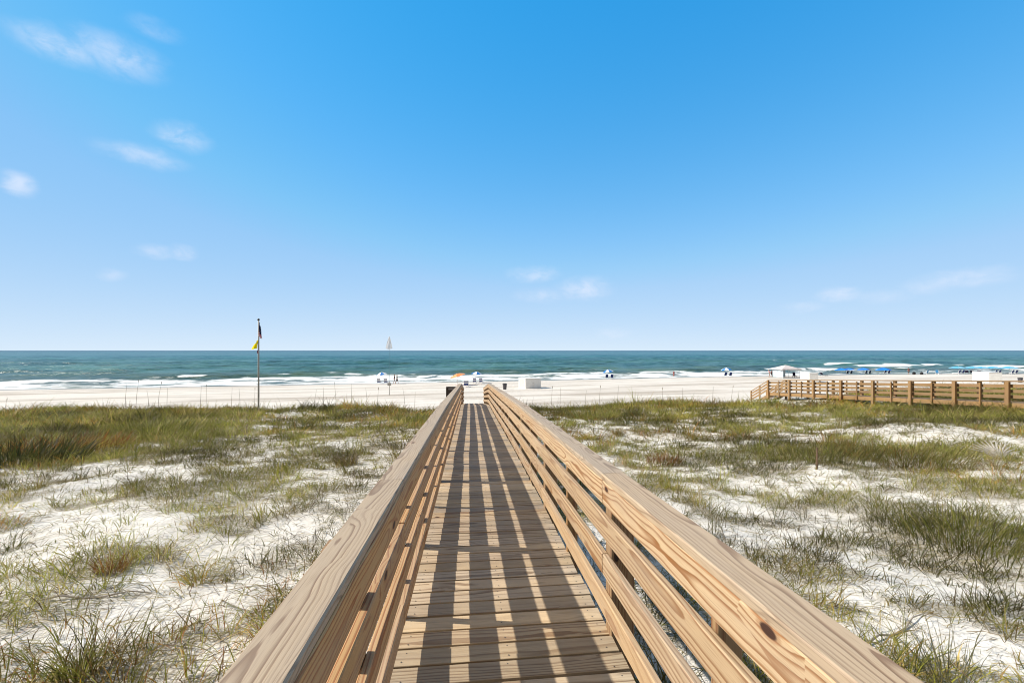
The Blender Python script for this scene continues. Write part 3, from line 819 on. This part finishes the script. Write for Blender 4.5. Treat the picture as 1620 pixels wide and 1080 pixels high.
mp = ft
drape('national_flag', (fx+.05, D-.03, mp-.10), 1.25, .40, 1, usf, m_flag, 'limp flag with navy canton and red and white stripes at the top of the flagpole', 'flag', 1.)
drape('warning_flag', (fx-.02, D-.05, EYE+(554-537.5)/F*D), .72, .62, -1, lambda u, v: (.85, .72, .01), m_flag, 'bright yellow warning flag hanging on the flagpole below the striped flag', 'flag', 2., 2.2)
drape('warning_flag', (fx-.0, D-.06, EYE+(554-553.5)/F*D), .26, .22, -1, lambda u, v: (.16, .012, .05), m_flag, 'small dark purple flag tip hanging below the yellow flag', 'flag', 3., 2.)

# white pennant on a thin beach pole with a small plate
M_WHITE = simple('white_paint', (.80, .80, .79), .5, .04, 5)
M_GREYP = simple('grey_board', (.42, .40, .36), .7, .1, 6)
p = ray(616, 624.5); D = p.y; o0 = p
pp = empty('signal_pole', o0, 'thin pale pole with white pennant and small plate on the beach sand', 'pole')
ptop = Vector((p.x, D, EYE+(554-532)/F*D))
mb = MB(o0); mb.tube([o0+Vector((0, 0, -.4)), o0+Vector((0, 0, 1.8))], .045, 8); mb.build('pole', M_GREYP, pp, True)
mb = MB(o0); mb.tube([o0+Vector((0, 0, 1.8)), ptop], [.016, .011], 6); mb.build('mast', simple('mast_paint', (.13, .22, .25), .5), pp, True)
mb = MB(o0); zc = EYE-(607.5-554)/F*D; mb.box((p.x, D-.06, zc), (.46, .04, .40), 0); mb.build('sign_plate', M_GREYP, pp)
mb = MB(o0); vs = []; fs = []
zt = ptop.z; hgt = 1.62
for j in range(13):
    v = j/12; wl = .06+.98*v**.85*(1-.12*v)
    for i in range(7):
        u = i/6; vs.append(Vector((p.x-wl*.55+wl*u*1.0, D-.05+.06*math.sin(u*7+v*2), zt-hgt*v-.12*math.sin(u*math.pi)*v)))
for j in range(12):
    for i in range(6):
        a = j*7+i; fs.append((a, a+1, a+8, a+7))
mb.add(vs, fs, 0, None, (.82, .82, .82)); mb.build('pennant', m_flag, pp, True)

# notice board by the ramp
M_SIGN = simple('sign_brown', (.045, .028, .026), .6, .15, 10); M_SIGNF = simple('sign_frame', (.035, .018, .015), .6)
M_LET = simple('faded_lettering', (.30, .28, .29), .7, .25, 30); M_LETD = simple('worn_lettering', (.12, .095, .095), .7, .3, 30)
D = 24.5; cx = (714.5-810)/F*D; o0 = Vector((cx, D, gz(cx, D)))
zt = EYE-(611.5-554)/F*D
sb = empty('notice_board', o0, 'dark brown notice board with faded lettering standing behind the left railing', 'sign')
wv, hv = .62, 1.05
mb = MB(o0); mb.box((cx, D, zt-hv/2), (wv-.04, .03, hv-.04)); mb.build('panel', M_SIGN, sb)
for sx in (-1, 1):
    mb = MB(o0); mb.box((cx+sx*(wv/2-.01), D, (zt+o0.z-.3)/2), (.05, .06, zt-o0.z+.3)); mb.build('post', M_SIGNF, sb)
for zz in (zt-.02, zt-hv+.02):
    mb = MB(o0); mb.box((cx, D-.004, zz), (wv-.075, .05, .05)); mb.build('frame_rail', M_SIGNF, sb)
mb = MB(o0); mb.box((cx+.02, D-.018, zt-.13), (wv-.20, .008, .10), 0, ch=.002); mb.build('heading', M_LET, sb)
mb = MB(o0)
for k in range(7):
    xx = cx-wv/2+.09
    while xx < cx+wv/2-.12:
        l = rnd(.03, .09); mb.box((xx+l/2, D-.018, zt-.27-.1*k), (l, .006, .035), 0, ch=.002); xx += l+.025
mb.build('lettering', M_LETD, sb)

# ------------------------------------------------------------------ beach furniture
def striped(name, c1, c2, n):
    m, t, b = newmat(name); a = t.attr('tint'); k = t.math('GREATER_THAN', t.math('FRACT', t.math('MULTIPLY', t.sep(a)[1], float(n))), .5)
    t.put(b.inputs['Base Color'], t.mix(k, c1, c2)); b.inputs['Roughness'].default_value = .8; return m
M_UMB = striped('umbrella_blue_white', (.012, .17, .50), (.80, .80, .80), 4)
M_UBLUE = striped('umbrella_blue', (.008, .15, .62), (.01, .22, .66), 4)
M_ULIGHT = striped('umbrella_pale_blue', (.10, .38, .58), (.20, .46, .62), 4)
M_UORANGE = striped('umbrella_orange', (.85, .22, .06), (.88, .33, .13), 4)
M_SLING = striped('chair_sling', (.006, .035, .19), (.72, .74, .76), 1.8)
M_SLINGN = simple('chair_navy', (.012, .035, .15), .8); M_SLINGL = simple('chair_pale_blue', (.05, .24, .48), .8)
M_PURP = simple('chair_dark', (.018, .012, .05), .8)
def umbrella(pos, dia, hgt, mat, label, tilt=0., taz=0., group='beach umbrellas by the water', flat=.22):
    u = empty('beach_umbrella', pos, label, 'umbrella', group)
    mb = MB(pos); mb.tube([pos+Vector((0, 0, -.3)), pos+Vector((0, 0, hgt*.6)), pos+Vector((math.cos(taz)*tilt*.5, math.sin(taz)*tilt*.5, hgt-.05))], .022, 7); mb.build('pole', M_WHITE, u)
    ax = Matrix.Rotation(tilt, 3, Vector((-math.sin(taz), math.cos(taz), 0)))
    vs = []; ls = []; fs = []; n = 8; rr = (0, .35, .7, 1.0)
    ctr = pos+Vector((math.cos(taz)*tilt*.5, math.sin(taz)*tilt*.5, hgt))
    for th in (0., -.012):
        for k, r in enumerate(rr):
            for i in range(n*2):
                a = i*math.pi/n; sc = r*dia/2*(1 if i % 2 == 0 else .965)
                q = Vector((math.cos(a)*sc, math.sin(a)*sc, -dia*flat*(r**1.7)+th - (.035 if i % 2 and r > .5 else 0)))
                vs.append(ctr+ax@q); ls.append((1, i/(2*n)+.001, 0))
    m_ = n*2
    for s_ in range(2):
        for k in range(3):
            for i in range(m_):
                a = s_*4*m_+k*m_+i; c = s_*4*m_+k*m_+(i+1) % m_
                fs.append((a, c, c+m_, a+m_) if s_ == 0 else (a, a+m_, c+m_, c))
    for i in range(m_):
        a = 3*m_+i; c = 3*m_+(i+1) % m_; fs.append((a, c, c+4*m_, a+4*m_))
    # panels need their own stripe value: split per face
    mb = MB(pos)
    for f in fs:
        ii = min(f, key=lambda q: 0 if (q % m_) else 1) if False else f[0]
        kk = min(q % m_ for q in f); 
        if any((q % m_) == 0 for q in f) and any((q % m_) == m_-1 for q in f): kk = m_-1
        mb.add([vs[q] for q in f], [(0, 1, 2, 3)], 0, None, (1, (kk//2)/n+.03, 0))
    mb.build('canopy', mat, u)
    top = ctr+ax@Vector((0, 0, .0)); mb = MB(pos); mb.tube([top, top+ax@Vector((0, 0, .09))], [.03, .012], 6); mb.build('ferrule', M_WHITE, u)
    return u
def chair(pos, yaw, sling, label, group='blue beach chairs by the water', wide=.66, frame=None, recline=.45, lounge=True):
    """wooden beach lounger, back towards -y before the yaw"""
    c = empty('beach_chair', pos, label, 'beach chair', group, yaw); o0 = Vector((0, 0, 0))
    fr = frame or M_WHITE; L = 1.25 if lounge else .55; hs_ = .34
    for sx in (-1, 1):
        mb = MB(); mb.board((sx*wide/2, -.25, hs_), (sx*wide/2, L, hs_-.02), (1, 0, 0), .07, .03); mb.build('side_rail', fr, c)
        for yy in (-.15, L-.12):
            mb = MB(); mb.board((sx*(wide/2-.035), yy, -.06), (sx*(wide/2-.035), yy, hs_-.03), (0, 1, 0), .05, .04); mb.build('leg', fr, c)
    mb = MB(); vs = []
    bl = .82; by, bz = -math.sin(recline)*bl, math.cos(recline)*bl
    n = 10
    def sheet(p, q, name):
        mb = MB(); p = Vector(p); q = Vector(q); d = (q-p); nn = Vector((1, 0, 0)).cross(d).normalized()*.018
        for k in range(n):
            a = p+d*(k/n); e = p+d*((k+1)/n); w2_ = wide/2-.035
            X = Vector((w2_, 0, 0))
            v = [a-X-nn, a+X-nn, e+X-nn, e-X-nn, a-X+nn, a+X+nn, e+X+nn, e-X+nn]
            mb.add(v, [(0, 3, 2, 1), (4, 5, 6, 7), (0, 1, 5, 4), (1, 2, 6, 5), (2, 3, 7, 6), (3, 0, 4, 7)], 0, None, (1, (k+.5)/n, 0))
        return mb.build(name, sling, c)
    sheet((0, 0, hs_+.03), (0, L-.03, hs_+.01), 'seat')
    bk = sheet((0, 0, hs_+.05), (0, by, hs_+.05+bz), 'backrest')
    for sx in (-1, 1):
        mb = MB(); mb.board((sx*(wide/2-.014), .0, hs_), (sx*(wide/2-.014), by, hs_+bz+.06), (1, 0, 0), .05, .026); mb.build('back_frame', fr, c)
    return c
def at(px, py): return ray(px, py)
BW = 'blue and white panelled beach umbrella'
umbrella(at(604, 607), 2.2, 2.25, M_UMB, BW+' beside the walking couple', .18, R(200))
chair(at(599.5, 607.6), .05, M_SLING, 'left striped chair of the pair under the umbrella beside the walking couple')
chair(at(610.5, 607.6), -.08, M_SLING, 'right striped chair of the pair, next to the walking couple')
umbrella(at(724, 609), 2.9, 2.05, M_UORANGE, 'orange beach umbrella tilted to the left above the left railing', .30, R(185), flat=.16)
chair(at(737.5, 612), .12, M_SLING, 'single blue striped chair just above the end of the left railing', wide=.82, lounge=False)
umbrella(at(754.5, 606), 2.2, 2.2, M_UMB, BW+' directly above the end of the boardwalk', .1, R(20))
chair(at(750.8, 607), .04, M_SLING, 'left chair of the pair under the umbrella at the boardwalk end')
chair(at(760.8, 607), -.04, M_SLING, 'right chair of the pair under the umbrella at the boardwalk end')
umbrella(at(962, 599), 2.7, 2.3, M_UMB, BW+' between the white storage cabinet and the person in red', .14, R(190))
chair(at(959.8, 599.6), .0, M_SLINGN, 'left navy chair of the pair right of the white storage cabinet')
chair(at(968, 599.6), -.05, M_SLINGN, 'right navy chair of the pair right of the white storage cabinet')
umbrella(at(1149, 595.8), 2.7, 2.3, M_UMB, BW+' between the person in red and the pale canopy tent', .1, R(160))
chair(at(1147.6, 596.2), .0, M_SLINGN, 'left navy chair of the pair between the person in red and the tent')
chair(at(1155.3, 596.2), -.05, M_SLINGN, 'right navy chair of the pair between the person in red and the tent')
UB = [(1331, 592.3, 3.4), (1343, 591.6, 3.2), (1366, 591.6, 3.3), (1397.5, 591.5, 3.9)]
ubl = ['leftmost deep blue umbrella of the row above the second walkway', 'second deep blue umbrella of the row, overlapping the leftmost one', 'third deep blue umbrella from the left, half hidden by surf', 'rightmost deep blue umbrella of the row above the second walkway']
for (px, py, dd), lb in zip(UB, ubl): umbrella(at(px, py), dd, 1.95, M_UBLUE, lb, .05, R(180), flat=.17)
prs = [(1340, 'under the two leftmost deep blue umbrellas'), (1369.5, 'under the third deep blue umbrella'), (1399.5, 'under the rightmost deep blue umbrella'), (1517, 'under the leftmost pale blue umbrella'), (1574.5, 'right of the plain white box'), (1601, 'under the rightmost pale blue umbrella')]
for px, wh in prs:
    chair(at(px, 592), .1, M_SLINGN, 'left navy chair of the pair '+wh); chair(at(px+6, 592), .0, M_SLINGN, 'right navy chair of the pair '+wh)
ULP = [(1516, 'leftmost pale blue umbrella of the far right row'), (1540, 'second pale blue umbrella from the left in the far right row'), (1553, 'middle pale blue umbrella of the far right row'), (1571, 'fourth pale blue umbrella, above the right end of the white box'), (1597, 'rightmost pale blue umbrella of the far right row')]
for px, lb in ULP: umbrella(at(px, 591.4), 3.7, 2.05, M_ULIGHT, lb, .05, R(0), flat=.15)
chair(at(1466, 592), .25, M_SLINGL, 'pale blue chair between the dark bags and the blue lounger')
chair(at(1483, 592), -1.2, M_SLINGL, 'blue reclined lounger seen from the side right of the pale blue chair')
chair(at(1256.5, 597), -1.25, M_PURP, 'dark purple folding chair between the canopy tent and the lattice box', None, .62, M_DARK, .2, False)
chair(at(1301, 594.6), -1.35, M_PURP, 'low dark lounger right of the white lattice box', None, .6, M_DARK, .9, True)
for k, px in enumerate((1530, 1538, 1548)):
    chair(at(px, 591.2), -1.1+.2*k, M_PURP, ('left', 'middle', 'right')[k]+' dark lounger of the three behind the plain white box', 'dark loungers behind the white box', .7, M_DARK, .8)
# bags on the sand
M_BAG = simple('bag_black', (.02, .02, .022), .7)
for px, lb in ((1446, 'black beach bag right of the person in dark clothes'), (1458, 'low black bag beside the pale blue chair')):
    p = at(px, 592.2); bm = bmesh.new(); bmesh.ops.create_uvsphere(bm, u_segments=12, v_segments=8, radius=.36)
    for v in bm.verts: v.co = Vector((v.co.x*1.2, v.co.y*.7, max(0, v.co.z*1.1+.26)+.0))
    me = bpy.data.meshes.new('beach_bag'); bm.to_mesh(me); bm.free(); me.materials.append(M_BAG)
    o = bpy.data.objects.new('beach_bag', me); COL.objects.link(o); o.location = p; tag(o, lb, 'bag')
    mb = MB(p); mb.tube([p+Vector((.25*math.cos(a), 0, .52+.22*math.sin(a))) for a in np.linspace(0, math.pi, 8)], .025, 5); mb.build('handle', M_BAG, o)

# storage boxes
M_PANEL = simple('white_panel', (.76, .75, .72), .55, .05, 4); M_LATT = simple('lattice_grey', (.55, .53, .50), .6, .08, 6); M_LID = simple('box_lid', (.80, .79, .77), .5, .05, 4)
def cabinet(p, w, d, h, yaw, label, style):
    c = empty('storage_box', p, label, 'storage box', None, yaw)
    mb = MB(); mb.box((0, 0, h/2), (w, d, h), ch=.015); mb.build('body', M_PANEL, c)
    mb = MB(); mb.box((0, 0, h+.032), (w+.1, d+.1, .06)); mb.build('lid', M_LID, c)
    if style == 'doors':
        for sx in (-1, 1):
            mb = MB(); mb.box((sx*w*.245, -d/2-.014, h*.5), (w*.46, .024, h*.88)); o = mb.build('door', M_PANEL, c)
            mb = MB(); mb.box((sx*.09, -d/2-.035, h*.55), (.03, .02, .16)); mb.build('handle', M_DARK, o)
        mb = MB(); 
        for yy in (-d*.44, d*.44): mb.box((-w/2-.014, yy, h/2), (.024, d*.10, h*.98))
        for zz in (h*.06, h*.94): mb.box((-w/2-.016, 0, zz), (.024, d*.76, h*.1))
        mb.build('side_frame', M_LID, c)
        mb = MB(); mb.box((-w/2-.006, 0, h/2), (.010, d*.76, h*.76)); mb.build('side_panel', M_LATT, c)
    if style == 'lattice':
        mb = MB(); n = 9
        for k in range(n): mb.box((-w/2-.012, d*(-.32+.64*k/(n-1)), h*.52), (.02, d*.035, h*.72), ch=.003)
        mb.build('lattice', M_LATT, c)
    if style == 'plain':
        mb = MB(); mb.box((-w/2-.015, d*.30, h*.2), (.03, .2, .16)); mb.build('latch', M_LATT, c)
    return c
p = at(838, 613.6); cabinet(p, 2.75, 2.6, 1.62, R(24), 'white storage cabinet with two grey doors standing on the sand right of the boardwalk end', 'doors')
p = at(1280, 603.5); cabinet(p, 1.5, 3.7, 1.75, R(-12), 'white box with a slatted lattice side behind the second walkway rail', 'lattice')
p = at(1561, 603.5); cabinet(p, 1.8, 4.9, 1.85, R(-22), 'plain white box with a grey end behind the second walkway rail at far right', 'plain')
M_BIN = simple('bin_grey', (.075, .07, .08), .55, .15, 8)
def bin_(p, label):
    c = empty('litter_bin', p, label, 'litter bin')
    mb = MB(p); mb.tube([p, p+Vector((0, 0, .5)), p+Vector((0, 0, .86))], [.27, .31, .34], 14); mb.build('body', M_BIN, c, False)
    mb = MB(p); mb.tube([p+Vector((0, 0, .861)), p+Vector((0, 0, .93))], [.375, .36], 14); mb.build('rim', M_DARK, c)
    mb = MB(p); mb.tube([p+Vector((0, 0, .931)), p+Vector((0, 0, .96))], [.30, .2], 14); mb.build('lid', M_DARK, c)
bin_(at(798.5, 615.8), 'dark grey litter bin left of the white storage cabinet')
bin_(at(1614, 605), 'grey litter bin at the right edge behind the second walkway')

# canopy tent
p = at(1243, 597); M_TENT = simple('tent_cloth', (.58, .53, .52), .8, .06, 3); M_WALLC = simple('tent_wall_cloth', (.52, .62, .68), .8, .06, 3)
c = empty('canopy_tent', p, 'pale beach canopy tent with a blue grey side wall near the water', 'tent')
hw = 1.9
for sx in (-1, 1):
    for sy in (-1, 1):
        mb = MB(p); mb.tube([p+Vector((sx*hw, sy*hw, -.2)), p+Vector((sx*hw, sy*hw, 2.05))], .03, 6); mb.build('leg', M_WHITE, c)
vs = []; fs = []; n = 8
mb = MB(p)
e = hw+.25
ring0 = [(-e, -e), (0, -e), (e, -e), (e, 0), (e, e), (0, e), (-e, e), (-e, 0)]
for k, (f, z) in enumerate(((1, 1.82), (1, 2.05), (.6, 2.36), (.25, 2.68), (.02, 2.85))):
    for (x_, y_) in ring0: vs.append(p+Vector((x_*f, y_*f, z)))
for k in range(4):
    for i in range(8): fs.append((k*8+i, k*8+(i+1) % 8, (k+1)*8+(i+1) % 8, (k+1)*8+i))
mb.add(vs, fs); mb.build('roof', M_TENT, c)
mb = MB(p); vs = []; fs = []
for i in range(13):
    u = i/12; yy = .05*math.sin(u*14)
    for z in (.05, 1.0, 1.9): vs.append(p+Vector((-hw+2*hw*u*.8, hw-.1+yy, z)))
for i in range(12):
    for k in range(2): a = i*3+k; fs.append((a, a+3, a+4, a+1))
mb.add(vs, fs); mb.build('side_wall', M_WALLC, c, True)
mb = MB(p); vs = []; fs = []
for i in range(13):
    u = i/12; xx = .05*math.sin(u*14)
    for z in (.05, 1.0, 1.9): vs.append(p+Vector((-hw+.1+xx, -hw+2*hw*u, z)))
for i in range(12):
    for k in range(2): a = i*3+k; fs.append((a, a+3, a+4, a+1))
mb.add(vs, fs); mb.build('side_wall', M_WALLC, c, True)

# ------------------------------------------------------------------ people
def skinmesh(name, V_, E, rad, mat, parent, sub=1):
    me = bpy.data.meshes.new(name); me.from_pydata(V_, E, [])
    o = bpy.data.objects.new(name, me); COL.objects.link(o)
    md = o.modifiers.new('skin', 'SKIN'); md.use_smooth_shade = True
    if not me.skin_vertices:
        bm = bmesh.new(); bm.from_mesh(me); bm.verts.layers.skin.verify(); bm.to_mesh(me); bm.free()
    lay = me.skin_vertices[0].data
    for i, r in enumerate(rad): lay[i].radius = r if isinstance(r, tuple) else (r, r); lay[i].use_root = (i == 0)
    o.modifiers.new('sub', 'SUBSURF').levels = sub; o.modifiers['sub'].render_levels = sub
    dg = bpy.context.evaluated_depsgraph_get(); dg.update()
    m2 = bpy.data.meshes.new_from_object(o.evaluated_get(dg)); o.modifiers.clear(); o.data = m2; bpy.data.meshes.remove(me)
    m2.name = name; m2.materials.clear(); m2.materials.append(mat); o.parent = parent
    return o
SK = simple('skin', (.42, .24, .16), .6, .08, 6); HAIRB = simple('hair_brown', (.05, .03, .018), .7); HAIRL = simple('hair_fair', (.28, .2, .1), .7)
M_EYE = simple('eye_dark', (.02, .015, .012), .3); M_LIP = simple('lip', (.30, .10, .09), .5)
def person(pos, yaw, label, top, bottom, hair=HAIRB, stride=.0, hgt=1.72, legs_short=True, bare=False, arm_bend=.2, bow=0., group=None):
    c = empty('person', pos, label, 'person', group, yaw); k = hgt/1.75
    def P(x, y, z): 
        if z > .95 and bow: 
            d = z-.95; y = y+d*math.sin(bow); z = .95+d*math.cos(bow)
        return (x*k, y*k, z*k)
    V_ = [P(0, 0, .95), P(0, 0, 1.10), P(0, .01, 1.30), P(0, 0, 1.44), P(0, .01, 1.52), P(0, .02, 1.60), P(0, .02, 1.69), P(0, .01, 1.74)]
    rd = [(.15, .11), (.125, .095), (.155, .105), (.09, .075), .052, (.072, .085), (.078, .095), (.05, .06)]
    E = [(0, 1), (1, 2), (2, 3), (3, 4), (4, 5), (5, 6), (6, 7)]
    def add(p, r, par): V_.append(p); rd.append(r); E.append((par, len(V_)-1)); return len(V_)-1
    add(P(0, .125, 1.635), .012, 5)                                   # nose
    for sx in (-1, 1):
        add(P(sx*.088, .015, 1.64), .014, 5)                          # ears
        sh = add(P(sx*.185, 0, 1.41), .058, 3)
        sw = -sx*stride*.7
        el = add(P(sx*.235, sw*.25, 1.13), .043, sh)
        fa = add(P(sx*.25, sw*.45+arm_bend*.5, .93+arm_bend*.3), .034, el)
        pl = add(P(sx*.25, sw*.5+arm_bend*.6, .86+arm_bend*.34), (.022, .036), fa)
        for f_ in range(4):
            q = add(P(sx*.25, sw*.5+arm_bend*.6-.03+.02*f_, .80+arm_bend*.36), .009, pl)
            add(P(sx*.242, sw*.5+arm_bend*.62-.03+.02*f_, .755+arm_bend*.38+(.012 if f_ in (0, 3) else 0)), .008, q)
        q = add(P(sx*.235, sw*.5+arm_bend*.6+.045, .845+arm_bend*.34), .011, pl); add(P(sx*.232, sw*.5+arm_bend*.6+.06, .81+arm_bend*.36), .009, q)
        lg = sx*stride
        hp = add((sx*.095*k, 0, .88*k), .092, 0)
        kn = add((sx*.10*k, (lg*.5+.03)*k, .49*k), .06, hp)
        an = add((sx*.10*k, lg*.9*k - max(0, -lg)*.05, (.085+max(0, -lg)*.10)*k), .04, kn)
        add((sx*.105*k, (lg*.9+.14)*k, .035*k), (.042, .03), an)
    skinmesh('body', V_, E, rd, SK, c)
    if top:
        tv = [P(0, 0, .93), P(0, 0, 1.10), P(0, .01, 1.30), P(0, 0, 1.43), P(-.19, 0, 1.40), P(.19, 0, 1.40), P(-.22, stride*.15, 1.22), P(.22, -stride*.15, 1.22)]
        skinmesh('shirt', tv, [(0, 1), (1, 2), (2, 3), (3, 4), (3, 5), (4, 6), (5, 7)], [(.165, .125), (.145, .115), (.175, .125), (.10, .085), .075, .075, .062, .062], top, c)
    if bottom:
        zl = .52 if legs_short else .12
        f = .45 if legs_short else .85
        bv = [P(0, 0, 1.0), (0, 0, .90*k), (-.095*k, 0, .85*k), (.095*k, 0, .85*k), (-.10*k, (-stride*f+.02)*k, zl*k), (.10*k, (stride*f+.02)*k, zl*k)]
        skinmesh('shorts' if legs_short else 'trousers', bv, [(0, 1), (1, 2), (1, 3), (2, 4), (3, 5)], [(.158, .118), (.16, .12), .108, .108, .082, .082], bottom, c)
    hv = [P(0, -.02, 1.62), P(0, -.01, 1.71), P(0, .0, 1.765)]
    skinmesh('hair', hv, [(0, 1), (1, 2)], [(.078, .075), (.090, .098), (.05, .06)], hair, c)
    for sx in (-1, 1):
        bm = bmesh.new(); bmesh.ops.create_uvsphere(bm, u_segments=8, v_segments=6, radius=.012)
        q = Vector(P(sx*.033, .108, 1.655))
        for v in bm.verts: v.co += q
        me = bpy.data.meshes.new('eye'); bm.to_mesh(me); bm.free(); me.materials.append(M_EYE); o = bpy.data.objects.new('eye', me); COL.objects.link(o); o.parent = c
    mb = MB(); q = Vector(P(0, .108, 1.585)); mb.box(q, (.045, .012, .012), ch=.003); mb.build('mouth', M_LIP, c)
    return c
KH = simple('cloth_khaki', (.32, .29, .22), .8); BK = simple('cloth_black', (.02, .02, .022), .8); RD = simple('cloth_red', (.42, .03, .035), .8); PK = simple('cloth_pink', (.62, .16, .20), .8); GYC = simple('cloth_grey', (.30, .30, .30), .8); NV = simple('cloth_navy', (.03, .03, .10), .8); MR = simple('cloth_maroon', (.10, .02, .04), .8)
person(at(624.2, 607.3), R(95), 'person in black walking along the waterline, left one of the couple', BK, GYC, HAIRB, .24, 1.78)
person(at(628.2, 607.1), R(80), 'person in pale khaki walking along the waterline, right one of the couple', KH, BK, HAIRL, -.26, 1.68)
person(at(1066, 596.8), R(10), 'person in a red swimsuit standing at the edge of the surf', RD, RD, HAIRB, .04, 1.7)
person(at(1217.5, 596.3), R(60), 'person in a pink shirt standing left of the canopy tent', PK, GYC, HAIRL, .10, 1.72, bow=.25)
person(at(1220.8, 596.3), R(120), 'person in maroon standing close beside the person in pink', MR, BK, HAIRB, .06, 1.6, bow=.2)
person(at(1437.5, 592.2), R(-20), 'person in dark maroon clothes standing near the dark bags', MR, BK, HAIRB, .08, 1.7)
